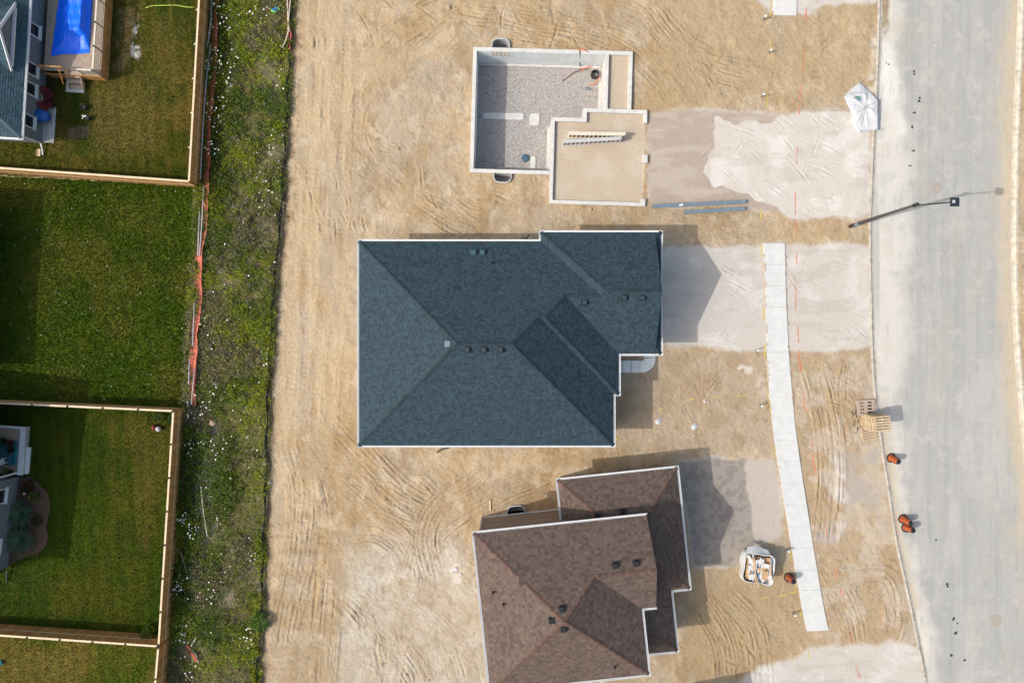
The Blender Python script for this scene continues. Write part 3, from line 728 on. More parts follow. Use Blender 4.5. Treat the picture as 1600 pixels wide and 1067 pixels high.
def eaves(root, outline, ze, name="gutter", skip=()):
    MB().prism([(x, y) for x, y in outline], ze-.17, ze-.012).build("soffit", M['white'], root)
    n = len(outline); a = sum(outline[i][0]*outline[(i+1) % n][1]-outline[(i+1) % n][0]*outline[i][1] for i in range(n))
    if a < 0: raise ValueError('outline must run anticlockwise')
    for i in range(n):
        if i in skip: continue
        p, q = outline[i], outline[(i+1) % n]; L = math.hypot(q[0]-p[0], q[1]-p[1]); t = ((q[0]-p[0])/L, (q[1]-p[1])/L); o_ = (t[1], -t[0])
        z = ze-.05+.0013*i; m = MB()
        e0, e1 = .11, .11
        P0 = (p[0]-t[0]*e0*.9, p[1]-t[1]*e0*.9); Q0 = (q[0]+t[0]*e1*.9, q[1]+t[1]*e1*.9)
        m.beam((p[0]+o_[0]*.012, p[1]+o_[1]*.012, z), (q[0]+o_[0]*.012, q[1]+o_[1]*.012, z), .02, .12)
        m.beam((P0[0]+o_[0]*.075, P0[1]+o_[1]*.075, z-.052), (Q0[0]+o_[0]*.075, Q0[1]+o_[1]*.075, z-.052), .105, .014)
        m.beam((P0[0]+o_[0]*.125, P0[1]+o_[1]*.125, z), (Q0[0]+o_[0]*.125, Q0[1]+o_[1]*.125, z), .03, .12)
        m.build(name, M['white'], root)
def wallbox(root, poly, z0, z1, m, name="wall"): return MB().prism(poly, z0, z1).build(name, m, root)
def roof_z(F, p):
    zs = [hz(l, p) for q, l in F if inside(q, p, 1e-3)]
    return max(zs) if zs else 3.5
def roof_vent(root, F, p, rz=0, m_='vent'):
    z = roof_z(F, p); m = MB()
    m.box(p[0], p[1], z+.16, .38, .38, .10, rz); m.box(p[0], p[1], z+.06, .30, .30, .16, rz); m.box(p[0], p[1], z+.02, .46, .46, .03, rz)
    o = bevel(m.build("roof_vent", M['vent' if m_ == 'vent_b' else m_], root), .012)
    if m_ == 'vent_b': MB().box(p[0], p[1]-.02, z+.216, .28, .28, .012, rz).build("vent_cap", M[m_], o)
def vent_pipe(root, F, p, hgt=.35):
    z = roof_z(F, p); MB().lathe([(.12, -.05), (.07, .06), (.055, .08), (.055, hgt), (.035, hgt), (.035, hgt-.1)], 10, (p[0], p[1], z)).build("vent_pipe", M['vent'], root)
def invpx(px, py, F, loc=None):           # where a photo pixel meets a roof surface (world frame)
    z = 4.
    for _ in range(12):
        p = P(px, py, z); q = loc(p[0], p[1]) if loc else p; z = .4*z+.6*roof_z(F, q)
    p = P(px, py, z); return loc(p[0], p[1]) if loc else (p[0], p[1])
def window(root, c, wd, ht, ang, sill=True):   # ang: direction the window faces (0 = +x)
    f = MB(); u = (-math.sin(ang), math.cos(ang)); n_ = (math.cos(ang), math.sin(ang))
    def pt(a, o_): return (c[0]+u[0]*a+n_[0]*o_, c[1]+u[1]*a+n_[1]*o_)
    for s in (-1, 1):
        x, y = pt(s*(wd/2-.04), .03); f.box(x, y, c[2], .08, .08, ht, ang)
        x, y = pt(0, .03); f.box(x, y, c[2]+s*(ht/2-.04), .078, wd-.16, .08, ang)
    fo = f.build("window_frame", M['white'], root)
    x, y = pt(0, .015); MB().box(x, y, c[2], .02, wd-.15, ht-.15, ang).build("pane", M['glass'], fo)
    if sill:
        x, y = pt(0, .09); MB().box(x, y, c[2]-ht/2-.05, .2, wd+.16, .08, ang).build("sill", M['concrete_b'], fo)
# ------------------------------------------------------------------ slate-blue hip-roofed house
hb = thing("house", "large single-storey house with the slate-blue shingled hip roof in the middle of the site", "house", (0, 0, 0))
mS = .535; ze = 3.5
bp = [rpart(-11.76, 7.82, -8.0, 7.70, ze, mS, 'NSEW'),
      rpart(-2, 10.97, -.96, 7.70, ze, mS, 'NS', (-1.5, 10.97, -.96, 7.70)),
      rpart(2.21, 10.97, -.96, 8.39, ze, mS, 'NSW', (2.21, 10.97, -.96, 8.39)),
      rpart(0, 8.22, -4.05, 7.70, ze, mS, 'ESN', (0, 8.22, -4.05, 7.70)),
      rpart(10.7, 11.46, -.96, 8.39, ze, mS, 'ENS', (10.70, 11.46, -.96, 8.39))]
FB = roof_faces(bp)
make_roof(hb, bp, M['shingle_b'], M['cap_b'], seed=3)
eaves(hb, [(-11.76, -8.0), (7.82, -8.0), (7.82, -4.05), (8.22, -4.05), (8.22, -.96), (11.46, -.96), (11.46, 8.39), (2.21, 8.39), (2.21, 7.70), (-11.76, 7.70)], ze)
wallbox(hb, [(-11.3, -7.55), (7.35, -7.55), (7.35, -.5), (10.75, -.5), (10.75, 7.95), (2.66, 7.95), (2.66, 7.25), (-11.3, 7.25)], -.3, ze-.17, M['stucco'])
gw = MB(); gw.add([(10.70, -.5, ze), (10.70, 7.93, ze), (10.70, 3.715, ze+4.215*mS-.02), (10.66, -.5, ze), (10.66, 7.93, ze), (10.66, 3.715, ze+4.215*mS-.02)], [(0, 1, 2), (5, 4, 3), (0, 2, 5, 3), (1, 4, 5, 2)])
gw.build("gable_wall", M['stucco'], hb)
for s in (1, -1):
    y0 = 8.39 if s > 0 else -.96
    MB().beam((10.985, y0, ze-.05), (10.985, 3.715, ze+4.675*mS-.05), .03, .14).build("rake_board", M['cap_b'], hb)
MB().box(8.0, -.8, ze/2-.15, .3, .3, ze-.3).build("porch_post", M['white'], hb)
gd = MB()
gd.box(10.78, 3.6, 1.15, .05, 5.0, 2.3)
for k in range(4): gd.box(10.81, 3.6, .3+.58*k, .02, 4.9, .5)
gd.build("garage_door", M['white'], hb)
for px, py in ((913, 472), (975, 465), (1003, 465), (730, 546), (756, 546), (782, 546)): roof_vent(hb, FB, invpx(px, py, FB), 0, 'vent_b')
roof_vent(hb, FB, invpx(700, 537, FB), 0, 'steel')
for px, py in ((740, 395), (754, 395)): roof_vent(hb, FB, invpx(px, py, FB), 0, 'vent_t')
vent_pipe(hb, FB, invpx(770, 411, FB), .5)
for (px, py), (qx, qy) in (((683, 706), (702, 699)), ((816, 373), (822, 376))):   # loose black drain pipes at the eave
    a = gpx(px, py); b = gpx(qx, qy)
    MB().tube([(a[0], a[1], .1), ((a[0]+b[0])/2, (a[1]+b[1])/2+.12, .25), (b[0], b[1], .35), (b[0]+.2, b[1]+.3, 1.0)], .06, 8).build("drain_pipe", M['black'], hb, smooth=True)
for y in (-5.2, -1.5, 4.6): window(hb, (-11.3, y, 1.75), 1.6, 1.3, math.pi)
for x in (-8, -1.5, 4.5): window(hb, (x, -7.55, 1.75), 1.2, 1.2, -math.pi/2)
for x in (-8.5, -3): window(hb, (x, 7.25, 1.75), 1.0, 1.0, math.pi/2)
window(hb, (7.35, -5.6, 1.7), 1.8, 1.4, 0)
# front walk: curved strip of slabs from the porch to the drive
fw = thing("front_walk", None, None); fw['kind'] = 'structure'
def gp2(px, py): return P(px, py)[:2]
def walkpiece(pts): bevel(MB().prism([gp2(*p) for p in pts], -.05, .07).build("slab", M['walk'], fw), .012)
walkpiece([(940, 563), (972.5, 563), (972.5, 582), (940, 582)]); walkpiece([(973.2, 563), (986, 563), (986, 582), (973.2, 582)]); walkpiece([(986.7, 563), (999.4, 563), (999.4, 582), (986.7, 582)])
def arc(r, a0, a1, n=7, c=(1002, 560)): return [(c[0]+r*math.cos(a), c[1]+r*math.sin(a)) for a in np.linspace(a0, a1, n)]
walkpiece([(1000.1, 563), (1002, 563)]+arc(4, 1.45, .75, 4)+arc(22, .75, 1.45, 5)+[(1000.1, 582)])
walkpiece(arc(22, -.05, .72, 6)+arc(4, .72, 0, 4))
walkpiece([(1006, 540), (1024, 540), (1024, 558.4), (1006.2, 558.6)])
# ------------------------------------------------------------------ brown two-storey house
br = thing("house", "two-storey house with brown shingled roofs standing askew south of the slate-blue one", "house", (BO[0], BO[1], 0), BA)
def bloc(x, y):
    dx, dy = x-BO[0], y-BO[1]; return (dx*math.cos(BA)+dy*math.sin(BA), -dx*math.sin(BA)+dy*math.cos(BA))
mU = .56; zu = 5.8; zl = 3.2
up = [rpart(0, 11.73, -11.65, 0, zu, mU, 'NSEW'), rpart(3, 12.75, -6.8, 0, zu, mU, 'NS', (3, 12.75, -6.8, 0))]
lo = [rpart(6.66, 15.95, -20, 2.7, zl, mU, 'NEW', (6.66, 15.95, -.45, 2.7)), rpart(8, 15.95, -6.7, 2.7, zl, mU, 'ESN', (11.3, 15.95, -6.7, -.4)), rpart(8, 14.5, -11.4, 2.7, zl, mU, 'ESN', (11.3, 14.5, -11.4, -5.2))]
FU = roof_faces(up); FLo = roof_faces(lo)
make_roof(br, up, M['shingle_br'], M['cap_br'], .20, (.16, .32), 5); make_roof(br, lo, M['shingle_br'], M['cap_br'], .20, (.16, .32), 6)
eaves(br, [(12.75, -6.8), (12.75, 0), (0, 0), (0, -11.65), (11.73, -11.65), (11.73, -6.8)], zu, skip=(0,))
eaves(br, [(12.3, -.42), (12.3, -6.45), (11.36, -6.45), (11.36, -11.4), (14.5, -11.4), (14.5, -6.7), (15.95, -6.7), (15.95, 2.7), (6.66, 2.7), (6.66, -.42)], zl, skip=(0, 1, 2, 9))
wallbox(br, [(.4, -.4), (.4, -11.25), (11.33, -11.25), (11.33, -6.4), (12.35, -6.4), (12.35, -.4)], -.3, zu-.17, M['brick_br'])
sd_ = MB()
for k in range(27): sd_.box(3.53, -.392, .25+.2*k, 6.2, .03, .17, 0, R(4))
sd_.build("siding_boards", M['brick_br'], br, 'stuff')
MB().box(.36, -.36, 2.7, .14, .14, 5.6).build("corner_board", M['stucco'], br)
MB().box(3.5, -.36, .06, 6.3, .10, .16).build("foundation_ledge", M['concrete_b'], br)
wallbox(br, [(7.06, -.38), (7.06, 2.3), (15.5, 2.3), (15.5, -6.3), (12.4, -6.3), (12.4, -.38)], -.3, zl-.17, M['brick_br'], "garage_wall")
gw = MB(); gw.add([(12.37, -.3, zu), (12.37, -6.5, zu), (12.37, -3.4, zu+3.1*mU), (12.33, -.3, zu), (12.33, -6.5, zu), (12.33, -3.4, zu+3.1*mU)], [(2, 1, 0), (3, 4, 5), (0, 2, 5, 3), (1, 4, 5, 2)])
gw.build("gable_wall", M['brick_br'], br)
for y0 in (0, -6.8): MB().beam((12.765, y0, zu-.03), (12.765, -3.4, zu+3.4*mU-.03), .03, .14).build("rake_board", M['cap_br'], br)
MB().box(14.2, -11.1, zl/2-.15, .3, .3, zl-.3).build("porch_post", M['white'], br)
for px, py in ((961, 883), (993.5, 879.5), (877.5, 951), (862, 968.5), (880.5, 982)): roof_vent(br, FU, invpx(px, py, FU, bloc))
for px, py in ((973, 799), (934, 806)): roof_vent(br, FLo, invpx(px, py, FLo, bloc))
for px, py in ((771, 924.5), (787, 943), (960, 1040)): vent_pipe(br, FU, invpx(px, py, FU, bloc), .4)
for v in (-2.5, -6, -9.2):
    for z in (1.6, 4.3): window(br, (.4, v, z), 1.4, 1.2, math.pi)
for u in (2.5, 5.8, 9.2):
    for z in (1.6, 4.3): window(br, (u, -11.25, z), 1.3, 1.2, -math.pi/2)
gd = MB(); gd.box(15.53, -2, 1.15, .05, 4.9, 2.3)
for k in range(4): gd.box(15.56, -2, .3+.58*k, .02, 4.8, .5)
gd.build("garage_door", M['white'], br)
# ------------------------------------------------------------------ corrugated window wells (cut into the ground)
def window_well(root, c, ang, org, rz):
    m = MB(); out = wellpoly(c, ang, .72, .74, 18); inn = wellpoly(c, ang, .69, .70, 18)
    zs = [-1.15+.09*k for k in range(16)]
    n = len(out); base = 0
    for k, z in enumerate(zs):
        f = 1.0+(.012 if k % 2 else 0)
        for x, y in out: m.v.append((c[0]+(x-c[0])*f, c[1]+(y-c[1])*f, z))
    for k in range(len(zs)-1):
        for i in range(n-1): m.f.append((k*n+i, k*n+i+1, (k+1)*n+i+1, (k+1)*n+i))
    b = len(m.v); zt = zs[-1]
    for dz in (0, .03):
        for q in (wellpoly(c, ang, .76, .78, 18), inn): m.v += [(x, y, zt+dz) for x, y in q]
    for i in range(n-1):
        m.f += [(b+i, b+i+1, b+n+i+1, b+n+i), (b+2*n+i, b+3*n+i, b+3*n+i+1, b+2*n+i+1), (b+i, b+2*n+i, b+2*n+i+1, b+i+1), (b+n+i, b+n+i+1, b+3*n+i+1, b+3*n+i)]
    def loc(v):
        x, y = v[0]-org[0], v[1]-org[1]; return (x*math.cos(rz)+y*math.sin(rz), -x*math.sin(rz)+y*math.cos(rz), v[2]-org[2])
    m.v = [loc(v) for v in m.v]
    o = m.build("window_well", M['galv'], root)
    f = MB().prism(wellpoly(c, ang, .8, .82, 12), -1.2, -1.1); f.v = [loc(v) for v in f.v]
    f.build("well_gravel", M['pitgravel'], o)
window_well(br, *WELLS[2], (BO[0], BO[1], 0), BA)
# ------------------------------------------------------------------ open concrete basement
fo_o = FL(0, 0); fd = thing("foundation", "open concrete basement of an unbuilt house with gravel floor and sandy garage bay", "foundation", (fo_o[0], fo_o[1], 0), FA)
WT = .25
def fbox(u0, v0, u1, v1, z0, z1=WT, name="foundation_wall", m='concrete', dz=0.):
    return bevel(MB().box((u0+u1)/2, -(v0+v1)/2, (z0+z1+dz)/2, u1-u0, v1-v0, z1+dz-z0).build(name, M[m], fd), .012)
DP = -2.4
fbox(0, 0, 13.04, .3, DP); fbox(0, .3, .3, 9.93, DP); fbox(0, 9.93, 6.55, 10.24, DP)
fbox(10.8, .3, 11.1, 4.74, DP); fbox(9.14, 4.74, 14.35, 5.05, DP); fbox(9.14, 5.05, 9.44, 5.55, DP); fbox(6.55, 5.55, 9.44, 5.87, DP)
fbox(6.55, 5.87, 6.83, 12.6, DP); fbox(6.83, 12.3, 14.4, 12.6, -.6); fbox(12.75, .3, 13.04, 4.74, -.6)
fbox(14.08, 5.05, 14.37, 5.8, -.5, WT); fbox(14.1, 8.38, 14.5, 9.05, -.5, WT, "pier"); fbox(14.05, 12.0, 14.42, 12.3, -.5, WT)
MB().prism([(u, -v) for u, v in [(.28, .28), (10.82, .28), (10.82, 4.76), (9.16, 4.76), (9.16, 5.57), (6.57, 5.57), (6.57, 9.95), (.28, 9.95)]], -2.45, -2.2).build("gravel_floor", M['pitgravel'], fd)
# loose stones on the basement floor
st = MB(); rr = random.Random(4)
for k in range(5200):
    u, v = rr.uniform(.4, 10.7), rr.uniform(.4, 9.8)
    if (u > 6.4 and v > 5.4) or (u > 9 and v > 4.6): continue
    r = rr.uniform(.025, .06); a = rr.random()*6
    st.add([(u+r*math.cos(a+i*2.1), -v+r*math.sin(a+i*2.1), -2.2) for i in range(3)]+[(u, -v, -2.2+r*.9)], [(0, 1, 3), (1, 2, 3), (2, 0, 3)])
st.build("loose_stones", mat("stones", A(184, 178, 174), .9, .2, 20., island=.5), fd, 'stuff')
u = .36
for k in range(14):                        # form panels printed in the wall faces
    wd = (10.74-.36)/14; 
    MB().box(u+wd/2, -.306, -1.0, wd-.02, .012, 2.36).build("wall_panel", M['concrete_b'], fd); u += wd
for k in range(7):
    wd = (9.9-.36)/8; MB().box(.306, -(.36+wd*(k+.5)), -1.0, .012, wd-.02, 2.36).build("wall_panel", M['concrete_b'], fd)
fbox(.32, .33, 10.75, .52, -2.2, -2.12, "footing", 'concrete'); fbox(10.6, .55, 10.8, 4.7, -2.2, -2.12, "footing", 'concrete'); fbox(6.35, 5.6, 6.55, 9.9, -2.2, -2.12, "footing", 'concrete')
def pitpx(px, py):
    x, y, _ = P(px, py, -2.15); dx, dy = x-fo_o[0], y-fo_o[1]
    return (dx*math.cos(FA)+dy*math.sin(FA), -(-dx*math.sin(FA)+dy*math.cos(FA)))
for a, b in (((754.5, 175.5), (818, 188)), ((827.5, 177), (842.5, 196.5)), ((828.5, 243.5), (836.5, 264))):
    (u0, v0), (u1, v1) = pitpx(*a), pitpx(*b); v0, v1 = min(v0, v1), max(v0, v1)
    q = [(u0+.15, -v0-.05), (u1-.1, -v0), (u1, -v0-.15), (u1, -v1+.1), (u1-.15, -v1), (u0+.1, -v1+.02), (u0, -v1+.15), (u0, -v0-.2)]
    MB().prism(q, -2.3, -2.13).build("footing_pad", M['concrete'], fd)
u0, v0 = pitpx(820.5, 247.5)
MB().lathe([(.33, -.05), (.33, .12), (.28, .14), (.05, .16)], 20, (u0, -v0, -2.2)).build("sump_lid", mat("blue_grey_lid", A(74, 108, 128), .5, .1), fd, smooth=False)
u0, v0 = pitpx(929, 118)
MB().lathe([(.34, -.2), (.34, .42), (.29, .42), (.29, -.15)], 20, (u0, -v0, -2.2)).build("sump_pit", M['black'], fd)
window_well(fd, *WELLS[0], (fo_o[0], fo_o[1], 0), FA); window_well(fd, *WELLS[1], (fo_o[0], fo_o[1], 0), FA)
wb = MB()
wb.box(2.25, -.20, .12, 1.36, .26, .05); wb.box(2.25, -.30, -.5, 1.36, .06, .06)
for k in range(5): wb.box(1.6+.325*k, -.315, -.2, .05, .05, .62)
wb.build("window_buck", M['scrap'], fd)
# orange tubing round the sump, dangling over the wall
ot = thing("tubing", "loop of orange tubing round the black sump in the basement corner", "tubing", (0, 0, 0))
def pz(px, py, z): return P(px, py, z)
m = MB(); c0 = (921, 119)
m.tube([pz(c0[0]+15*math.cos(a), c0[1]+14*math.sin(a), -2.1+.25*math.sin(a*2.3)) for a in np.linspace(-2.6, 2.4, 26)], .035, 6)
m.build("coil", M['orange'], ot, smooth=True)
m = MB(); m.tube([pz(905.5, 78, .25), pz(905.3, 81, .33), pz(906, 84, .3), pz(906.3, 95, -1.2), pz(906, 104, -2.1)], .03, 6); m.build("cable", M['rubber'], ot, smooth=True)
m = MB(); m.tube([pz(904, 79, .3), pz(911, 78, .34), pz(918, 81, .33), pz(921.5, 88, -.6), pz(922, 96, -1.5), pz(920, 103, -2.1)], .03, 6); m.build("hanging_tube", M['orange'], ot, smooth=True)
m = MB(); m.tube([pz(916, 106, -2.1), pz(904, 110, -2.0), pz(893, 116, -2.1), pz(879, 127, -2.12)], .028, 6); m.build("lead", M['red'], ot, smooth=True)
pp = thing("pipe_stub", "grey pipe fitting lying on the basement gravel below the orange tubing", "pipe", (0, 0, 0))
MB().tube([pz(914, 138, -2.1), pz(921, 139.5, -2.1)], .10, 10).build("socket", M['steel'], pp)
MB().tube([pz(921, 139.5, -2.1), pz(935, 140.5, -2.12)], .03, 8).build("pipe", M['wood_grey'], pp)
# ------------------------------------------------------------------ cedar fences
FH = 1.83
def fence(a, b, label, post_px=58, side=1, z=FH, dark_caps=False, stringers=True, foot=False):
    """a, b: top-rail ends in photo pixels; side=+1 puts the boards on the left of a->b"""
    A_, B_ = Vector(P(*a, z)[:2]), Vector(P(*b, z)[:2]); L = (B_-A_).length; t = (B_-A_)/L; n = Vector((-t.y, t.x))*side
    ang = math.atan2(t.y, t.x); root = thing("fence", label, "fence", (A_.x, A_.y, 0), ang)
    s = side; m = MB(); k = 0; x = 0.; rr = random.Random(int(L*100))
    while x < L-.02:
        wd = min(.14, L-x); m.box(x+wd/2, s*(.075+rr.uniform(-.004, .004)), z/2-.02+rr.uniform(-.006, .0), wd-.008, .018, z-.06); x += .14
    m.build("fence_boards", M['cedar'], root, 'stuff')
    nseg = max(1, round(L/2.75)); 
    for i in range(nseg):
        p, q = L*i/nseg, L*(i+1)/nseg
        bevel(MB().box((p+q)/2, 0, z+.02, q-p-.012, .155, .036).build("cap_board", M['cap'], root), .006)
        for zz in (z-.12, z*.52, .28):
            MB().box((p+q)/2, s*.045, zz, q-p, .036, .09).build("rail", M['cedar'], root)
        MB().box((p+q)/2, s*.092, z*.54, q-p, .018, .09).build("rail", M['cap'], root)
    for i in range(nseg+1):
        p = min(max(L*i/nseg, .05), L-.05)
        po = MB().box(p, -s*.03, z/2+.02, .10, .10, z+.02).build("post", M['cedar'], root)
        if dark_caps: MB().lathe([(.09, 0), (.09, .05), (.02, .09)], 4, (p, -s*.02, z+.04)).build("post_cap", M['black'], po)
        if foot: MB().lathe([(.15, -.05), (.15, .04), (.10, .07)], 10, (p, -s*.04, 0)).build("footing", M['concrete'], po)
        elif not dark_caps: MB().beam((p-.03, -s*.05, z-.06), (p+.06, -s*.30, z-.20), .06, .05).build("brace", M['stair'], po)
    return root
fence((313.5, -40), (295.5, 283), "cedar fence along the weeds beside the yard with the blue-tarped deck", side=1)
fence((-60, 258.5), (295, 283.5), "cedar fence between the deck yard and the unmown lawn", side=-1, foot=True)
fence((-60, 627), (271, 642), "cedar fence between the unmown lawn and the yard with the ornamental grasses", side=1, dark_caps=True)
fence((271, 642), (248, 1008), "cedar fence along the weeds beside the yard with the ornamental grasses", side=1, dark_caps=True)
fence((-60, 988), (247, 1009), "cedar fence south of the yard with the ornamental grasses", side=1, dark_caps=True)
fence((247.5, 1011), (239, 1110), "cedar fence along the weeds at the bottom-left yard corner", side=1, dark_caps=True)
# ------------------------------------------------------------------ orange mesh fence, silt fence
def ribbon(pts, hgt, lean, m, name, root, step=.12, nz=7, strand=.045, solid=False, wob=.12, z0=0.02, lift=1.):
    q = spline(px2m(pts), step); t = np.gradient(q, axis=0); t /= np.linalg.norm(t, axis=1)[:, None]; nr = np.stack([-t[:, 1], t[:, 0]], 1)
    rr = np.random.default_rng(len(q)); K = len(q); mod = np.interp(np.arange(K), np.arange(0, K+12, 12), rr.uniform(.85, 1.12, len(np.arange(0, K+12, 12))))
    mb = MB(); g = []
    for i in range(K):
        row = []
        for j in range(nz+1):
            f = j/nz; off = lean*f*mod[i]+wob*math.sin(i*.35+f*3)*f*.5; hh = hgt*f*lift*(1.6-mod[i]*.6)
            row.append(Vector((q[i][0]+nr[i][0]*off, q[i][1]+nr[i][1]*off, z0+gz(q[i][0], q[i][1])+max(.02, hh)+.015*math.sin(i*.9+j))))
        g.append(row)
    if solid:
        for i in range(K): mb.v += [tuple(v) for v in g[i]]
        for i in range(K-1):
            for j in range(nz): mb.f.append((i*(nz+1)+j, i*(nz+1)+j+1, (i+1)*(nz+1)+j+1, (i+1)*(nz+1)+j))
    else:
        for j in range(nz+1):
            for i in range(K-1):
                a, b = g[i][j], g[i+1][j]; d_ = (g[i][min(j+1, nz)]-g[i][max(j-1, 0)]).normalized()*strand
                mb.add([a-d_, b-d_, b+d_, a+d_], [(0, 1, 2, 3)])
        for i in range(K):
            d_ = Vector((t[i][0], t[i][1], 0))*strand*.8
            for j in range(nz): mb.add([g[i][j]-d_, g[i][j]+d_, g[i][j+1]+d_, g[i][j+1]-d_], [(0, 1, 2, 3)])
    mb.build(name, m, root, 'stuff')
    return g
of = thing("mesh_fence", "sagging orange-red mesh safety fence running beside the cedar fence and the unmown lawn", "safety fence", (0, 0, 0))
g = ribbon([(331, -30), (327, 60), (321.5, 160), (315.5, 250), (312.5, 292), (309, 360), (304, 440), (299, 520), (296, 580), (293.5, 634)], .45, .82, M['net'], "netting", of, nz=6, wob=.05)
for pts in ([(329, 70), (322, 130), (317, 200), (313, 280)], [(331, -20), (330, 30), (324, 75)], [(318, 292), (316, 340), (312, 400)], [(312, 330), (309, 400)], [(304, 470), (301, 540)], [(304, 575), (299, 632)], [(296, 560), (295, 600)]):
    q = [P(x, y, .55) for x, y in pts]; MB().tube(q, .05, 6).build("rail_pipe", M['stake'], of, smooth=True)
for k in range(0, len(g), 24):
    p = g[k][0]; MB().beam((p.x, p.y, -.1), (p.x-.06, p.y, 1.0), .05, .05).build("stake", M['wood'], of)
o2 = thing("mesh_fence", "short length of fallen rust-orange mesh fence in the weeds beside the black silt fence", "safety fence", (0, 0, 0))
ribbon([(447, -20), (447, 20), (449, 50), (450.5, 82)], .35, .3, M['net'], "netting", o2, nz=4)
for pts in ([(449, 0), (450, 32), (452, 50)], [(455, -10), (451, 28), (450, 50)], [(451, 46), (447, 62), (441, 75)]): MB().tube([P(x, y, .4) for x, y in pts], .05, 6).build("lath", M['stair'], o2)
for i, (ln, lb) in enumerate((([(314, 760), (318, 800), (324, 838)], "bleached lath lying in the bare strip beside the cedar fence"), ([(282, 862), (288, 880), (294, 905)], "bleached lath lying among white flowers below the fence post"), ([(288, 960), (283, 990), (282, 1004)], "short grey lath among the weeds near the bottom fence corner"), ([(308, 993), (298, 1010)], "pale lath crossing the fallen netting at the bottom of the weeds"), ([(296, 1012), (306, 1022), (310, 1034)], "bent white pipe beside the fallen netting at the bottom of the weeds"))):
    t = MB().tube([P(x, y, .28) for x, y in ln], .045, 6).build("lath", M['stair'], None); tag(t, lb, "lath")
o3 = thing("mesh_fence", "crumpled red netting fallen in the weeds near the bottom fence corner", "safety fence", (0, 0, 0))
ribbon([(292, 1008), (300, 1022), (305, 1034)], .3, .35, M['net'], "netting", o3, nz=4)
sf = thing("silt_fence", "low black silt fence between the weed strip and the bare sand", "silt fence", (0, 0, 0))
sl = [(456, 50), (452, 120), (448.5, 200), (441, 330), (431, 440), (424, 560), (420, 640), (417, 760), (413, 860), (412, 900), (410, 950), (407, 1010), (402, 1100)]
g = ribbon(sl, .34, -.06, M['silt'], "fabric", sf, step=.2, nz=3, solid=True, wob=.2)
for k in range(4, len(g), 13):
    p = g[k][0]; MB().beam((p.x+.05, p.y, -.1), (p.x-.06, p.y, .62), .045, .045).build("stake", M['wood_grey'], sf)
# ------------------------------------------------------------------ houses along the west
def simple_house(name, label, corner, ang, Lx, Ly, ze_, m, wallm, shm, capm, gable=None, wins=(), seed=9, over=.45, expo=.18, notch=None):
    h = thing(name, label, "house", (corner[0], corner[1], 0), ang)   # origin: south-east eave corner, house extends to -x, +y
    parts = [rpart(-Lx, 0, 0, Ly, ze_, m, 'NSEW')]
    if gable:
        g0, g1, gx, gz_ = gable; parts.append(rpart(-Lx/2-1, gx, g0, g1, gz_, .58, 'NS', (-Lx/2-1, gx, g0, g1)))
    make_roof(h, parts, shm, capm, expo, seed=seed)
    eaves(h, [(-Lx, 0), (0, 0), (0, Ly), (-Lx, Ly)], ze_)
    wallbox(h, [(-Lx+over, over), (-over, over)]+([(-over, Ly-over)] if not notch else [(-over, notch[1]), (-notch[0], notch[1]), (-notch[0], Ly-over)])+[(-Lx+over, Ly-over)], -.2, ze_-.17, wallm)
    if gable:
        hh = (g1-g0)/2; gm = MB(); yc = (g0+g1)/2
        gm.add([(gx-.2, g0+.05, gz_-.2), (gx-.2, g1-.05, gz_-.2), (gx-.2, yc, gz_+hh*.58-.03)], [(0, 1, 2)]); gm.build("gable_wall", M['brick_g'], h)
        for y in (g0, g1): MB().beam((gx+.02, y, gz_-.0), (gx+.02, yc, gz_+hh*.58-.0), .06, .24).build("rake_board", M['white'], h)
        MB().box(gx-.02, yc, gz_+.02, .26, g1-g0-.7, .1).build("gable_trim", M['white'], h)
    for y, z, wd, ht in wins: window(h, (-over, y, z), wd, ht, 0)
    return h
c1 = P(33.5, 216, 3.0)
def relhouse(c, ang, p): dx, dy = p[0]-c[0], p[1]-c[1]; return (dx*math.cos(ang)+dy*math.sin(ang), -dx*math.sin(ang)+dy*math.cos(ang))
ang1 = -R(3.4)
wins = []
for px, py in ((49, 47), (46.5, 108), (44.5, 139), (41, 189)):
    wins.append((relhouse(c1, ang1, P(px, py, 1.75))[1], 1.75, 1.0, 1.15))
hT = simple_house("house", "teal-grey roofed house with white-trimmed gable and a row of windows above the lawn", c1, ang1, 13, 15, 3.0, .5, M['brick_g'], M['shingle_t'], mat("teal_ridge_caps", A(74, 100, 112), .9, .2), gable=(5.0, 10.2, -.75, 3.42), wins=wins, seed=21)
MB().tube([(-.2, -.05, 2.9), (-.38, .3, 2.6), (-.38, .35, .35), (-.3, -.1, .2), (-.28, -.55, .12)], .06, 8).build("downspout", M['white'], hT)
c2 = (-40.0, -19.0)
ang2 = -R(7)
c2 = (P(12, 885)[0]+.45, P(12, 885)[1]-.50)
w2 = [(relhouse(c2, ang2, P(9, 777, 1.9))[1], 1.9, 1.2, 1.0), (relhouse(c2, ang2, P(3, 859, 1.9))[1], 1.9, 1.2, 1.0)]
hF = simple_house("house", "grey brick house wall with two windows at the left edge behind the ornamental grasses", c2, ang2, 12, 14.5, 4.3, .5, M['brick_g'], M['shingle_t'], M['cap_b'], wins=w2, seed=22, notch=(4.2, relhouse(c2, ang2, P(30, 744))[1]))
MB().tube([(-.4, .35, 4.1), (-.4, .35, .3), (-.36, -.1, .2), (-.36, -.75, .12)], .06, 8).build("downspout", M['black'], hF)
c3 = (-42.4, -2.6)
simple_house("house", "neighbouring house west of the unmown lawn that shades its edge", c3, -R(3.4), 11, 14, 3.0, .5, M['brick_g'], M['shingle_t'], M['cap_b'], seed=23, expo=.5)
c4 = P(1107, 1069); 
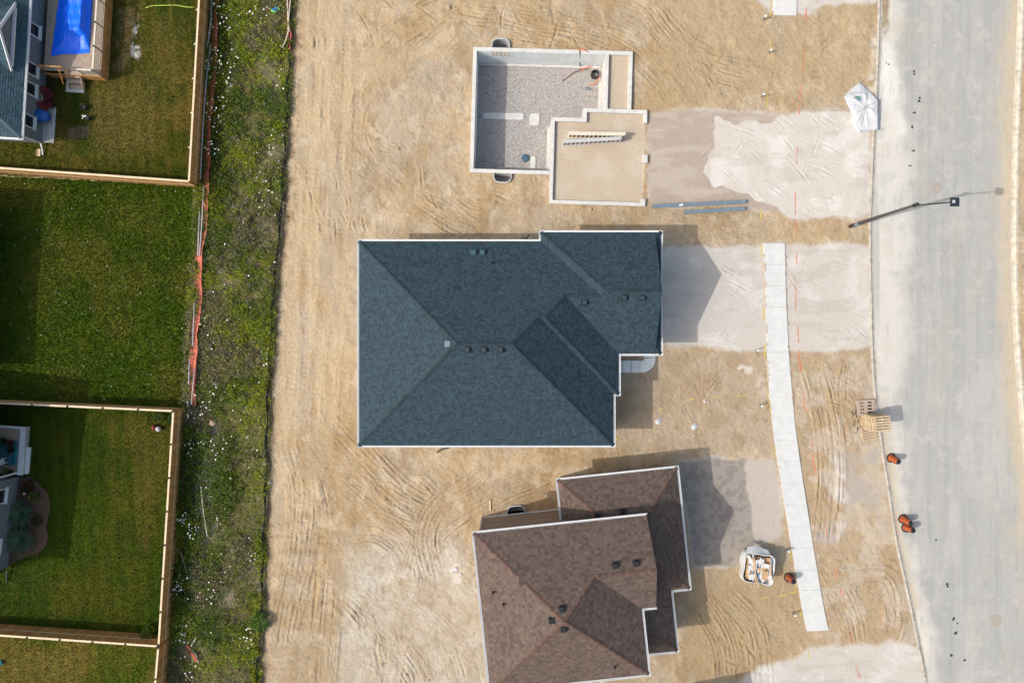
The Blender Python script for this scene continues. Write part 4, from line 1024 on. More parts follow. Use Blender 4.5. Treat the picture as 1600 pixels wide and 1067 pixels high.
r4 = R(11); hx = simple_house("house", "next house south of the brown two-storey one, beyond the bottom edge", (c4[0]+11.5*math.sin(r4), c4[1]-11.5*math.cos(r4)), r4, 13, 11.5, 3.2, .5, M['brick_br'], M['shingle_br'], M['cap_br'], seed=24, expo=.5)
# ------------------------------------------------------------------ deck with the tarp
DZ = 1.0
dk_o = P(157.5, 119, DZ); dk = thing("deck", "raised weathered timber deck with railing beside the teal-grey roofed house", "deck", (dk_o[0], dk_o[1], 0), ang1)
DW, DL = 4.62, 7.6                         # origin: south-east corner; deck runs to -x and +y
n = 33
for k in range(n):
    x = -DW+DW*(k+.5)/n; y0 = .0 if x > -2.9 else .18
    MB().box(x, (DL+y0)/2, DZ-.02, DW/n-.012, DL-y0, .04).build("deck_board", M['wood_grey'], dk)
MB().box(0.03, DL/2, DZ-.16, .05, DL, .28).build("fascia", M['cedar'], dk); MB().box(-DW/2, -.03, DZ-.16, DW, .05, .28).build("fascia", M['cedar'], dk)
sk = MB()
for k in range(52): sk.box(.02, .07+.147*k, .36, .03, .13, .74)
for k in range(30): sk.box(-.08-.15*k, -.02, .36, .13, .03, .74)
sk.build("skirt_boards", M['cedar'], dk, 'stuff')
for y in (0.05, 1.95, 3.85, 5.75, 7.5):
    po = MB().box(-.06, y, DZ+.5, .10, .10, 1.08).build("post", M['wood_grey'], dk); MB().box(-.06, y, DZ+1.06, .13, .13, .05).build("post_cap", M['black'], po)
for x in (-1.35, ):
    po = MB().box(x, .06, DZ+.5, .10, .10, 1.08).build("post", M['wood_grey'], dk)
MB().box(-.06, DL/2, DZ+1.0, .13, DL, .04).build("top_rail", M['stair'], dk); MB().box(-.06, DL/2, DZ+.1, .06, DL, .06).build("bottom_rail", M['wood_grey'], dk)
MB().box(-.7, .06, DZ+1.0, 1.3, .13, .04).build("top_rail", M['stair'], dk); MB().box(-.7, .06, DZ+.1, 1.3, .06, .06).build("bottom_rail", M['wood_grey'], dk)
bl = MB()
for k in range(46): bl.box(-.06, .14+.16*k, DZ+.55, .05, .06, .9)
for k in range(10): bl.box(-.16-.12*k, .06, DZ+.55, .035, .035, .9)
bl.build("balusters", M['stair'], dk, 'stuff')
MB().box(-3.6, .18, DZ+.98, 1.9, .10, .04).build("top_rail", M['cedar'], dk)
for x in (-2.62, -4.5): MB().box(x, .18, DZ+.5, .09, .09, 1.0).build("post", M['cedar'], dk)
sp = thing("steps", "three weathered timber steps going down from the deck", "steps", (*P(116, 117, .6)[:2], 0), ang1)
for k in range(3): MB().box(0, -.14-.34*k, DZ-.28-.26*k, 1.1, .34, .05).build("tread", M['wood_grey'], sp)
for s in (-1, 1):
    MB().beam((s*.58, .12, DZ-.2), (s*.58, -1.0, .12), .05, .24).build("stringer", M['wood_grey'], sp)
    MB().beam((s*.58, .0, DZ+.62), (s*.58, -.98, .95), .09, .04).build("handrail", M['cedar'], sp) if s < 0 else None
pad = bevel(MB().box(0, 0, .03, 1.5, .85, .1, ang1).build("paving_pad", M['concrete'], None), .02); pad.location = (*P(118, 137)[:2], 0); tag(pad, "pale concrete pad at the foot of the deck steps", "paving pad")
pad = bevel(MB().box(0, 0, .03, 1.05, 2.9, .1, ang1).build("paving_pad", M['concrete'], None), .02); pad.location = (*P(76.5, 196)[:2], 0); tag(pad, "long narrow concrete pad under the blue covered bundle by the house wall", "paving pad")
# tarp draped over something boxy
def tarp():
    W_, L_ = 2.95, 5.3; nx_, ny_ = 46, 70; m = MB(); rr = np.random.default_rng(3)
    for j in range(ny_+1):
        for i in range(nx_+1):
            u, v = i/nx_, j/ny_
            x = -W_*(1-u); y = L_*v
            x += .3*v*(1-u)-.12*(1-v)*(1-u)
            y += -.45*(1-u)**1.6*(1-v)+.05*math.sin(u*7)*(1-v)
            d_ = min((u-.40)/.10 if u < .6 else (.90-u)/.05, (v-.22)/.12 if v < .6 else (1.0-v)/.02)
            h1 = max(0, min(1, d_)); h1 = h1*h1*(3-2*h1)
            d2 = min((u-.08)/.3, (1-u)/.07, (v-.06)/.2, (1.02-v)/.05); h2 = max(0, min(1, d2))
            z = .03+.30*h2+h1*(.38-.20*max(0, (.62-u)/.3))+.03*math.sin(9*u+5*v)*h2*(1-h1)+.02*math.sin(23*v+4*u)*(1-h1)+.05*math.sin(14*(u+v*.6))*h2*(1-h1)+.022*math.sin(31*u-17*v+2*math.sin(6*v))*h2+.018*math.sin(40*v+13*u+3*math.sin(5*u))*h2+.03*abs(math.sin(9*u+11*v*u+1))*h1-.10*h1*math.exp(-((u-.66)/.12)**2-((v-.6)/.2)**2)
            m.v.append((x, y, z))
    for j in range(ny_):
        for i in range(nx_):
            a = j*(nx_+1)+i; m.f.append((a, a+1, a+nx_+2, a+nx_+1))
    o = m.build("tarpaulin", M['tarp'], None, smooth=True); o.location = (*P(140, 84, DZ)[:2], DZ); o.rotation_euler = (0, 0, ang1)
    so_ = o.modifiers.new("thick", 'SOLIDIFY'); so_.thickness = .01
    return tag(o, "bright blue tarpaulin draped over something boxy on the deck", "tarpaulin")
tarp()
# ------------------------------------------------------------------ yard things, upper left
def chair(px, py, rz, label):
    c = thing("garden_chair", label, "garden chair", (*gpx(px, py)[:2], 0), rz, "red garden chairs by the house")
    for k in range(4): MB().box(-.2+.13*k, 0, .36-.02*k, .11, .52, .025, 0, 0, R(8)).build("seat_slat", M['red'], c)
    for k in range(5): MB().box(-.36, -.22+.11*k, .66, .03, .09, .68, 0, 0, R(-18)).build("back_slat", M['red'], c)
    for s in (-1, 1):
        MB().box(-.02, s*.33, .56, .66, .12, .03).build("armrest", M['red'], c)
        MB().box(.22, s*.3, .27, .06, .04, .56).build("leg", M['red'], c); MB().box(-.3, s*.3, .2, .06, .04, .42).build("leg", M['red'], c)
    return c
chair(81, 150.5, R(-60), "dark red garden chair on bare soil, the one farther from the blue bundle")
chair(80.5, 167, R(20), "dark red garden chair next to the blue bundle on the concrete pad")
b = thing("covered_grill", "small grill under a crumpled blue cover on the concrete pad by the wall", "grill", (*P(73, 186)[:2], 0), ang1)
m = MB(); prof = [(.50, .45), (.56, .5), (.58, .75), (.52, .98), (.36, 1.12), (.1, 1.16)]
nn = 20
for r, z in prof:
    for k in range(nn):
        a = 2*math.pi*k/nn; f = 1+.07*math.sin(5*a+z*6)+.05*math.sin(9*a); m.v.append((r*f*1.25*math.cos(a), r*f*.85*math.sin(a), z))
for i in range(len(prof)-1):
    for k in range(nn): m.f.append((i*nn+k, i*nn+(k+1) % nn, (i+1)*nn+(k+1) % nn, (i+1)*nn+k))
m.f.append(tuple((len(prof)-1)*nn+k for k in range(nn)))
m.build("cover", M['blue'], b, smooth=True)
for sx in (-.45, .45):
    for sy in (-.28, .28): MB().box(sx, sy, .26, .05, .05, .42).build("leg", M['black'], b)
MB().box(-.05, -.15, 1.17, .5, .14, .03, .5, .2).build("fold", M['teal'], b)
t = thing("plank_bench", "narrow plank bench against the house wall behind the red chairs", "bench", (*P(69.5, 163)[:2], 0), ang1)
MB().box(0, .3, .42, .26, .75, .05).build("seat", M['cap'], t); MB().box(0.02, -.42, .36, .2, .5, .05).build("seat", M['cedar'], t)
for y in (.55, -.55, 0): MB().box(0, y, .2, .2, .06, .40).build("leg", M['cedar'], t)
sb = thing("splash_block", "yellow splash block on the grass below the white downspout", "splash block", (*P(61.5, 239)[:2], 0), ang1)
MB().box(0, 0, .05, .32, .58, .06).build("tray", M['cap'], sb)
for s in (-1, 1): MB().box(s*.15, 0, .1, .03, .58, .08).build("rim", M['wood'], sb)
def planter(px, py, label, leafc, flow, r=.22):
    c = thing("planter", label, "planter", (*gpx(px, py)[:2], 0), 0)
    MB().lathe([(r*.7, 0), (r, .32), (r*1.06, .34), (r*.9, .34), (r*.85, .28)], 14).build("pot", M['black'], c)
    foliage(c, r*1.3, .3, .62, 60, leafc, .10)
    m = MB()
    for k in range(flow): a = random.random()*6.28; q = random.random()*r; m.rock((q*math.cos(a), q*math.sin(a), .62), .05, k)
    m.build("blossoms", M['petal'], c, 'stuff')
def leaf_quads(centers, ups, size, cols, rs, aspect=.45):
    """leaf faces: centers (n,3), direction vectors (n,3), size (n,), colours (n,3)"""
    n = len(centers); dv = ups/np.linalg.norm(ups, axis=1)[:, None]
    sd_ = np.cross(dv, rs.normal(size=(n, 3))); sd_ /= np.linalg.norm(sd_, axis=1)[:, None]+1e-9
    l = size[:, None]; w_ = l*aspect
    v = np.stack([centers-sd_*w_*.12, centers+dv*l*.5+sd_*w_*.5, centers+dv*l, centers+dv*l*.5-sd_*w_*.5], 1).reshape(-1, 3)
    return v, np.repeat(cols, 4, axis=0)
def foliage(parent, rad, z0, z1, n, c, size, name="foliage", seed=None, aspect=.5):
    rs = np.random.default_rng(seed if seed is not None else int(rad*1000)+n)
    a = rs.random(n)*6.283; q = np.sqrt(rs.random(n))*rad
    cen = np.stack([q*np.cos(a)*.7, q*np.sin(a)*.7, z0+(z1-z0)*rs.random(n)*(1-(q/rad)**2*.6)], 1)
    up = np.stack([np.cos(a)*q/rad*1.2+rs.normal(size=n)*.3, np.sin(a)*q/rad*1.2+rs.normal(size=n)*.3, .5+.5*rs.random(n)], 1)
    cols = np.array(c)[None]*(.6+.8*rs.random(n))[:, None]
    v, cc = leaf_quads(cen, up, size*(.7+.7*rs.random(n)), cols, rs, aspect)
    return fast_mesh(name, v, np.arange(4*n), 4, M['leaf'], parent, None, cc)
planter(139, 186, "dark planter with white flowers on the lawn at the edge of the shade", (.10, .16, .05), 10)
planter(133.5, 169, "low planter with withered plants on the shaded lawn, without white flowers", (.10, .10, .07), 0)
hs = MB().tube([P(x, y, .05) for x, y in [tuple(p) for p in spline([(228, 13), (238, 9.5), (255, 9), (275, 8.8), (292, 11.5), (309, 12)], 4)]], .035, 6).build("garden_hose", M['hose'], None, smooth=True)
tag(hs, "yellow-green garden hose stretched across the dry lawn", "hose")
# ------------------------------------------------------------------ porch and planting, lower left
pz_ = .55
pc = thing("porch", "shaded grey porch with white border, teal rug and potted plants", "porch", (*P(35, 742, pz_)[:2], 0), -R(4))
for k in range(16): MB().box(-1.9-.0, .11+.245*k*.99, pz_-.03, 3.8, .235, .06).build("porch_board", M['wood_grey'], pc)
MB().box(-.16, 1.95, pz_+.04, .42, 3.9, .08).build("border", M['white'], pc); MB().box(-1.9, 3.82, pz_+.05, 3.9, .2, .1).build("border", M['white'], pc)
MB().box(-.05, 1.95, .25, .06, 3.9, .5).build("fascia", M['stucco'], pc)
MB().box(-1.4, 1.75, pz_+.012, 1.7, 2.0, .02).build("rug", M['rug'], pc); MB().box(-.62, 1.5, pz_+.02, .16, 1.5, .03).build("rug_border", M['teal'], pc)
MB().box(-.45, .15, pz_+1.2, .12, .12, 2.4).build("porch_post", M['white'], pc)
t = thing("step_mat", "pale step slab beside the shaded porch", "step", (*P(39.5, 719, .3)[:2], 0), -R(5)); bevel(MB().box(0, 0, .25, .62, 2.2, .12).build("slab", M['white'], t), .02); MB().box(0, 0, .1, .5, 2.1, .2).build("riser", M['stucco'], t)
t = thing("porch_chair", "small white chair on the teal rug", "chair", (*P(8, 720, .6)[:2], pz_+.02), .4)
MB().box(0, 0, .42, .45, .45, .04).build("seat", M['white'], t); MB().box(-.2, 0, .7, .04, .45, .5).build("backrest", M['white'], t)
for sx in (-.19, .19):
    for sy in (-.19, .19): MB().box(sx, sy, .2, .04, .04, .4).build("leg", M['white'], t)
for i, (px, py, lb, c, r) in enumerate(((9, 688, "potted plant with green leaves at the far corner of the porch", (.06, .10, .02), .34), (21, 691, "potted plant with brown-red leaves next to the porch border", (.10, .06, .04), .28), (22, 702, "dark potted plant beside the end of the teal rug", (.06, .04, .03), .26), (18, 737, "rounded yellow-green potted bush at the near end of the porch", (.12, .12, .02), .38))):
    t = thing("potted_plant", lb, "potted plant", (*P(px, py, pz_)[:2], pz_), 0); MB().lathe([(r*.5, 0), (r*.65, .3), (r*.55, .3), (r*.5, .25)], 12).build("pot", M['rubber'], t)
    foliage(t, r, .25, .6, 130, c, .16)
mb_ = MB(); bedpx = [(31, 745), (50, 745), (63, 757), (75, 770), (79, 790), (75, 812), (72, 824), (76, 838), (73, 852), (60, 864), (40, 870), (24, 877), (14, 884)]
q = [P(x, y)[:2] for x, y in bedpx]; bed = mb_.prism(q, -.1, .05).build("mulch_bed", M['mulch'], None); bed['kind'] = 'structure'
def grass_clump(px, py, r, label, c, n=420):
    t = thing("grass_clump", label, "ornamental grass", (*gpx(px, py)[:2], .05), 0, "ornamental grass clumps by the brick wall"); rs = np.random.default_rng(int(px*7+py))
    a = rs.random(n)*6.283; el = rs.uniform(.25, 1.3, n); L_ = r*(.75+.45*rs.random(n)); segs = []
    cols = np.array(c)[None]*(.9+1.2*rs.random(n))[:, None]; V = []; CC = []
    for s in range(4):
        f0, f1 = s/4, (s+1)/4
        def at(f): rr_ = L_*f*np.cos(el*(1-.55*f)); return np.stack([rr_*np.cos(a), rr_*np.sin(a), L_*f*np.sin(el)*(1-.42*f)*1.2], 1)
        p0, p1 = at(f0), at(f1); sd_ = np.stack([-np.sin(a), np.cos(a), a*0], 1); w0, w1 = .022*(1-f0)+.006, .022*(1-f1)+.004
        V.append(np.stack([p0-sd_*w0, p0+sd_*w0, p1+sd_*w1, p1-sd_*w1], 1).reshape(-1, 3)); CC.append(np.repeat(cols, 4, axis=0))
    V = np.vstack(V); fast_mesh("blades", V, np.arange(len(V)), 4, M['leaf'], t, None, np.vstack(CC))
grass_clump(36, 801, 1.15, "ornamental grass clump nearer the shaded porch", (.07, .12, .07)); grass_clump(37, 841, 1.15, "ornamental grass clump at the far end of the mulch bed", (.07, .12, .07))
def bush(px, py, r, h, label, c, n=350, size=.16, name="bush", cat="bush", z=0):
    t = thing(name, label, cat, (*gpx(px, py)[:2], z), 0); foliage(t, r, .05, h, n, c, size, seed=int(px*3+py))
    MB().tube([(0, 0, -.05), (.02, .01, h*.5)], [.04, .02], 6).build("stem", M['wood_grey'], t); return t
bush(57, 774, .5, .7, "small yellow-green shrub at the top of the mulch bed", (.10, .16, .02), 220)
bush(43, 764, .45, .5, "dark green low shrub between the brick wall and the pink bloom", (.03, .07, .02), 200)
bush(52, 851, .25, .4, "tiny silvery shrub on the mulch", (.14, .18, .14), 80, .1)
bush(238, 988, .95, 1.1, "bright yellow-green bush in the fence corner", (.13, .20, .03), 700, .17)
bush(276, 653, .55, 1.0, "leafy green plant in the corner of the cedar fences", (.05, .11, .03), 300, .18)
bush(252, 650, .45, .5, "low green plant beside the red ball near the fence corner", (.06, .10, .03), 160, .14)
bush(409, 968, 1.0, .9, "green bush growing through the black silt fence", (.11, .22, .05), 800, .15)
for px, py, lb in ((49, 757, "dark reddish shrub at the top corner of the mulch bed"), (38, 820, "small dark shrub between the two ornamental grass clumps"), (60, 812, "low dark green shrub at the waist of the mulch bed")): bush(px, py, .5, .5, lb, (.05, .07, .02) if py > 800 else (.09, .05, .03), 220)
bl_ = MB().rock((0, 0, .45), .14, 3, .8).build("bloom", mat("pink_petals", A(230, 170, 160), .7), None); bl_.location = (*P(44, 769)[:2], 0); tag(bl_, "single pink bloom above the dark mulch", "flower")
for px, py, m_, lb in ((243, 667, 'red', "red ball on the lawn in the fence corner"), (249.8, 669.5, 'fabric', "white ball touching the red one on the lawn")):
    o = MB().lathe([(.02, 0), (.12, .03), (.2, .12), (.22, .22), (.2, .32), (.12, .41), (.02, .44)], 14).build("ball", M[m_], None, smooth=True); o.location = (*gpx(px, py)[:2], 0); tag(o, lb, "ball")
o = thing("toy_chair", "small turquoise plastic seat at the left edge of the bottom-left lawn", "toy", (*gpx(2, 1034)[:2], 0), .3)
MB().box(0, 0, .2, .4, .36, .04).build("seat", M['teal'], o); MB().box(-.18, 0, .38, .04, .36, .36).build("backrest", M['teal'], o)
for sx in (-.16, .16):
    for sy in (-.14, .14): MB().box(sx, sy, .1, .05, .05, .2).build("leg", M['teal'], o)
o = thing("litter_bag", "crumpled green and blue plastic wrapper lying in the weeds near the orange netting", "wrapper", (*gpx(433, 20)[:2], .45), .5)
m = MB(); 
for j in range(7):
    for i in range(7): m.v.append((-.35+.7*i/6, -.2+.4*j/6, .08*math.sin(i*2.1+j)+.06*math.cos(j*2.7)))
for j in range(6):
    for i in range(6): m.f.append((j*7+i, j*7+i+1, j*7+i+8, j*7+i+7))
m.build("sheet", mat("lime_plastic", A(120, 220, 100), .4), o, smooth=True); MB().box(0, 0, .12, .36, .18, .04).build("label_patch", M['blue'], o)
# ------------------------------------------------------------------ weeds, flowers and turf
def weeds():
    rs = np.random.default_rng(12)
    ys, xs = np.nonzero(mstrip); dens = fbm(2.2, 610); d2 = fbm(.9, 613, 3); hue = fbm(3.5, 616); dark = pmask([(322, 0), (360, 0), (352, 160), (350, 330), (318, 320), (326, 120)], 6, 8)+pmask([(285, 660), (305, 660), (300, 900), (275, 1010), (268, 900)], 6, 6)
    w_ = ss(dens, .34, .58)*ss(d2, .3, .55)*(1-.93*np.clip(barepath, 0, 1)*ss(d2, .2, .75))+.11+.4*dark
    p = w_[ys, xs]; p /= p.sum(); N = 17000
    pick = rs.choice(len(ys), N, p=p); cx = GX[ys[pick], xs[pick]]+rs.normal(size=N)*.16; cy = GY[ys[pick], xs[pick]]+rs.normal(size=N)*.1
    hv, wv, dk_ = hue[ys[pick], xs[pick]], dens[ys[pick], xs[pick]], np.clip(dark[ys[pick], xs[pick]], 0, 1)
    k = 20; hgt = (.15+.5*rs.random(N)**1.5)*(.6+.9*wv)*(1+.3*dk_); rad = .12+.22*rs.random(N)
    rightside = np.interp(cy, [-28, 28], [410, 452]); PXc = cx/S+800
    rim = np.clip(1-(rightside-PXc)/34, 0, 1)*ss(cy, 14, -6)*.8+np.clip(1-(rightside-PXc)/34, 0, 1)*.4
    yellowish = np.clip((hv-.46)*5+.9*rim+.22*rs.normal(size=N), 0, 1)
    base = np.array([.15, .21, .03])[None]*(1-yellowish)[:, None]+np.array([.31, .36, .03])[None]*yellowish[:, None]
    brown = (rs.random(N) < .06+.75*ss(fbm(2.6, 640)[ys[pick], xs[pick]], .52, .68))&(dk_ < .4)&(rim < .6); base[brown] = np.array([.30, .26, .15]); gr = (rs.random(N) < .14); base[gr] = np.array([.18, .22, .13])
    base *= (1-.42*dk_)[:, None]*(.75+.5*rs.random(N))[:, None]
    a = rs.random((N, k))*6.283; q = np.sqrt(rs.random((N, k)))
    X = cx[:, None]+q*rad[:, None]*np.cos(a); Y = cy[:, None]+q*rad[:, None]*np.sin(a); Zz = hgt[:, None]*rs.random((N, k))*(1-.5*q**2)+.03
    cen = np.stack([X, Y, Zz], -1).reshape(-1, 3); n = N*k
    up = np.stack([np.cos(a)*q+rs.normal(size=(N, k))*.35, np.sin(a)*q+rs.normal(size=(N, k))*.35, .25+.6*rs.random((N, k))], -1).reshape(-1, 3)
    cols = np.repeat(base, k, axis=0)*(.65+.7*rs.random(n))[:, None]
    v, cc = leaf_quads(cen, up, (.07+.11*rs.random(n)), cols, rs, .5)
    tag(fast_mesh("weeds", v, np.arange(4*n), 4, M['leaf'], None, 'stuff', cc), "rank green and yellow weeds filling the strip between the fences", "weeds")
    # white flower heads in drifts
    m = MB(); clumps = [(338, 100, 18, 60), (345, 30, 16, 40), (400, 10, 16, 16), (440, 205, 14, 18), (338, 180, 14, 40), (330, 230, 10, 24), (415, 250, 14, 20), (360, 130, 12, 16), (420, 300, 16, 16), (395, 350, 30, 14), (380, 460, 30, 14), (330, 520, 20, 12), (420, 560, 12, 14), (330, 612, 16, 16), (296, 645, 8, 20), (314, 640, 10, 14), (340, 700, 14, 20), (300, 700, 10, 18), (380, 640, 26, 16), (285, 815, 9, 34), (300, 830, 8, 18), (380, 720, 26, 14), (392, 870, 8, 14), (278, 920, 10, 40), (330, 940, 14, 16), (385, 1000, 10, 18), (290, 990, 10, 22), (300, 1040, 12, 16), (360, 800, 30, 12), (420, 20, 20, 10), (440, 140, 10, 8), (340, 900, 40, 16)]
    for x0, y0, sd0, cn in clumps:
        for _ in range(int(cn*.7)):
            px, py = x0+rs.normal()*sd0*.7, y0+rs.normal()*sd0
            xx, yy, _ = P(px, py, .6)
            i = int(round((xx-X0)/D)); j = int(round((yy-Y0)/D))
            if not (0 <= i < nx and 0 <= j < ny) or not mstrip[j, i]: continue
            r = rs.uniform(.03, .07); z = rs.uniform(.45, .85); t1, t2 = rs.normal(size=2)*.25
            ring = [(xx+r*math.cos(k_*.9), yy+r*math.sin(k_*.9), z+r*math.cos(k_*.9)*t1+r*math.sin(k_*.9)*t2) for k_ in range(7)]
            m.add(ring+[(xx, yy, z+.035)], [(k_, (k_+1) % 7, 7) for k_ in range(7)])
    tag(m.build("wildflowers", M['petal'], None, 'stuff'), "white flower heads scattered over the weed strip", "wildflowers")
weeds()
def turf():
    rs = np.random.default_rng(15)
    for li, (m_, name, lb) in enumerate(zip(mls, ("grass",)*4, ("short dry grass of the yard with the deck", "longer grass of the unfenced lawn dotted with clover", "mown grass of the yard with the ornamental grass clumps", "mown grass of the bottom-left lawn"))):
        ys, xs = np.nonzero(m_ & (PX > -12)); N = int(len(ys)*1.5); pick = rs.integers(0, len(ys), N)
        cx = GX[ys[pick], xs[pick]]+rs.uniform(-.05, .05, N); cy = GY[ys[pick], xs[pick]]+rs.uniform(-.05, .05, N); cz = Z[ys[pick], xs[pick]]
        cols = C[ys[pick], xs[pick]]*(.78+.6*rs.random(N))[:, None]
        cen = np.stack([cx, cy, cz], 1); up = np.stack([rs.normal(size=N)*.7, rs.normal(size=N)*.7, .35+.4*rs.random(N)], 1)
        v, cc = leaf_quads(cen, up, (.07+.08*rs.random(N))*(1.5 if li == 1 else 1.), cols, rs, .38)
        tag(fast_mesh("grass", v, np.arange(4*N), 4, M['leaf'], None, 'stuff', cc), lb, "grass")
    m = MB()
    for _ in range(190):
        px, py = rs.uniform(0, 305), rs.uniform(285, 625); xx, yy, zz = gpx(px, py); r = rs.uniform(.015, .04)
        m.add([(xx+r*math.cos(k*1.257), yy+r*math.sin(k*1.257), zz+.1) for k in range(5)]+[(xx, yy, zz+.125)], [(k, (k+1) % 5, 5) for k in range(5)])
    tag(m.build("clover_flowers", M['petal'], None, 'stuff'), "small white clover flowers sprinkled over the unmown lawn", "clover")
turf()
# ------------------------------------------------------------------ sidewalk slabs
sw = thing("sidewalk", None, None); sw['kind'] = 'structure'
JY = [380, 413.5, 447, 480, 513, 550, 587, 620, 654, 688, 721, 755, 789, 822.5, 857, 891.5, 922.5, 954.5, 986]
def swl(y): return float(np.interp(y, [380, 470, 550, 600, 650, 700, 760, 800, 850, 900, 950, 990], [1192.5, 1196.5, 1199, 1201, 1206, 1212, 1221.5, 1228, 1236, 1244.5, 1253.5, 1262]))
def swr(y): return float(np.interp(y, [380, 470, 550, 600, 650, 700, 760, 800, 850, 900, 950, 990], [1226.5, 1228.5, 1232.5, 1236.5, 1241, 1247, 1256, 1262.5, 1270, 1278.5, 1287, 1296]))
for k in range(len(JY)-1):
    a, b = JY[k]+.09, JY[k+1]-.09
    tl = (-.0 if k < 4 else -(k-3)*.12); tl = max(tl, -2.4); dz = random.uniform(-.008, .008)
    pts = [(swl(a), a+.6*0), (swr(a), a+tl), (swr(b), b+tl), (swl(b), b)]
    bevel(MB().prism([P(x, y, .1)[:2] for x, y in pts], -.08, .095+dz).build("slab", M['slab'], sw), .006)
sw2 = thing("sidewalk", None, None); sw2['kind'] = 'structure'
for a, b in ((-32, -8.5), (-8, 24.5)): bevel(MB().prism([P(x, y, .1)[:2] for x, y in [(1210+.03*a, a), (1245, a), (1245, b), (1209.5, b-.6)]], -.08, .1).build("slab", M['slab'], sw2), .012)
# ------------------------------------------------------------------ street lamp
lb_ = gpx(1328, 354); lt = Vector(P(1432, 320, 9.2)); lh = Vector(P(1491, 316, 9.45))
lm = thing("street_lamp", "tall dark street lamp leaning out over the road on a long arm", "street lamp", (lb_[0], lb_[1], 0), 0)
o_ = (lb_[0], lb_[1], 0)
def loc(v): return (v[0]-o_[0], v[1]-o_[1], v[2])
lampm = mat("dark_grey_concrete_pole", A(74, 72, 76), .7, .1, 3.)
MB().tube([(0, 0, -.2), (0, 0, 3.), loc((lt.x, lt.y, 9.2))], [.15, .135, .09], 12).build("pole", lampm, lm, smooth=True)
MB().lathe([(.17, 0), (.17, .5), (.15, .55)], 12, (0, 0, 1.0)).build("collar", M['steel'], lm)
lc = loc(lt); lhh = loc(lh); mid = ((lc[0]+lhh[0])/2, (lc[1]+lhh[1])/2-.05, 9.5)
MB().lathe([(.13, -.35), (.13, .12), (.05, .16)], 10, (lc[0], lc[1], 9.2)).build("cap", M['black'], lm)
MB().tube([(lc[0], lc[1], 9.1), mid, (lhh[0]-.2, lhh[1], 9.5)], [.05, .045, .04], 8).build("arm", M['black'], lm, smooth=True)
hd = bevel(MB().box(lhh[0], lhh[1], 9.48, .62, .60, .10).build("lamp_head", mat("dark_blue_grey_metal", A(48, 60, 70), .5, .1), lm), .02)
f = MB()
for s in (-1, 1): f.box(lhh[0], lhh[1]+s*.27, 9.545, .56, .03, .03); f.box(lhh[0]+s*.27, lhh[1], 9.545, .03, .5, .03)
f.build("heat_sink_frame", M['black'], hd); MB().box(lhh[0]-.1, lhh[1]+.02, 9.56, .18, .2, .06).build("sensor", M['galv'], hd); MB().box(lhh[0]+.1, lhh[1]+.02, 9.55, .12, .26, .04).build("driver_box", M['black'], hd)
# ------------------------------------------------------------------ traffic barrels
br_ = thing("traffic_barrel", "x", "traffic barrel", (0, 0, 0), 0, "orange and black traffic barrels")
MB().lathe([(.40, 0), (.40, .06), (.33, .10), (.30, .10)], 20).build("base", M['rubber'], br_)
MB().lathe([(.29, .05), (.285, .2), (.265, .5), (.235, .8), (.21, .98), (.16, 1.02)], 20).build("drum", M['orange'], br_, smooth=False)
for k, z in enumerate((.24, .42, .60, .78)):
    r = .306-.075*z
    MB().lathe([(r+.004, z), (r+.016, z+.01), (r+.008, z+.075), (r-.006, z+.085)], 20).build("stripe", M['black'], br_)
MB().lathe([(.215, .93), (.215, 1.0), (.17, 1.05), (.05, 1.06)], 16).build("lid", M['black'], br_)
hn = MB(); hn.tube([(-.1, 0, 1.05), (-.08, 0, 1.13), (.08, 0, 1.13), (.1, 0, 1.05)], .022, 6); hn.build("handle", M['black'], br_)
for i, (px, py, lbl, tl) in enumerate(((1393.5, 715.5, "orange and black traffic barrel standing alone on the road near the pallet stack", (R(-9), R(4))), (1412, 811, "orange and black traffic barrel of the touching pair, the one nearer the pallet stack", (R(-6), R(3))), (1417, 824.5, "orange and black traffic barrel of the touching pair, the one farther from the pallets", (R(2), 0)), (1232, 901.5, "orange and black traffic barrel between the scrap bag and the sidewalk", (R(0), 0)))):
    o = br_ if i == 0 else copy_tree(br_)
    x, y, _ = P(px, py); o.location = (x, y, -.13 if i < 3 else gz(x, y)); o.rotation_euler = (tl[0]*-1, tl[1], i*.7); o['label'] = lbl
    if i: o.rotation_euler = (-tl[0], tl[1], 0)
# ------------------------------------------------------------------ pallets
def pallet(label, group):
    t = thing("pallet", label, "pallet", (0, 0, 0), 0, group)
    for k in range(6): MB().box(0, -.54+.216*k, .127, 1.22, random.choice((.10, .125)), .018).build("deck_board", M['pallet'], t)
    for x in (-.57, 0, .57): MB().box(x, 0, .069, .04, 1.2, .096).build("stringer", M['pallet'], t)
    for y in (-.54, 0, .54): MB().box(0, y, .010, 1.22, .10, .018).build("bottom_board", M['pallet'], t)
    return t
sx, sy, _ = P(1357.5, 664.5+.0); p0 = pallet("wooden pallet somewhere in the tall leaning stack by the kerb, under others", "wooden pallets stacked by the kerb")
tx, ty, _ = P(1378.5, 661.5, 1.95)
rr = random.Random(8)
for i in range(13):
    o = p0 if i == 0 else copy_tree(p0); f = i/12
    o.location = (tx+rr.uniform(-.09, .09)-.04*(1-f), ty+rr.uniform(-.07, .07), .02+.149*i); o.rotation_euler = (0, 0, R(9+rr.uniform(-6, 6)))
    if i == 12: o['label'] = "topmost wooden pallet of the tall stack by the kerb"
o = copy_tree(p0); x, y, _ = P(1357, 676); o.location = (x, y, gz(x, y)-.01); o.rotation_euler = (0, R(3), R(12)); o['label'] = "weathered wooden pallet lying flat in the dirt at the foot of the stack"
gp = thing("pallet", "flat grey-brown slotted plastic pallet next to the wooden stack", "pallet", (*P(1353.5, 636.5, .15)[:2], .01), R(3))
W_, H_ = 1.5, 1.28
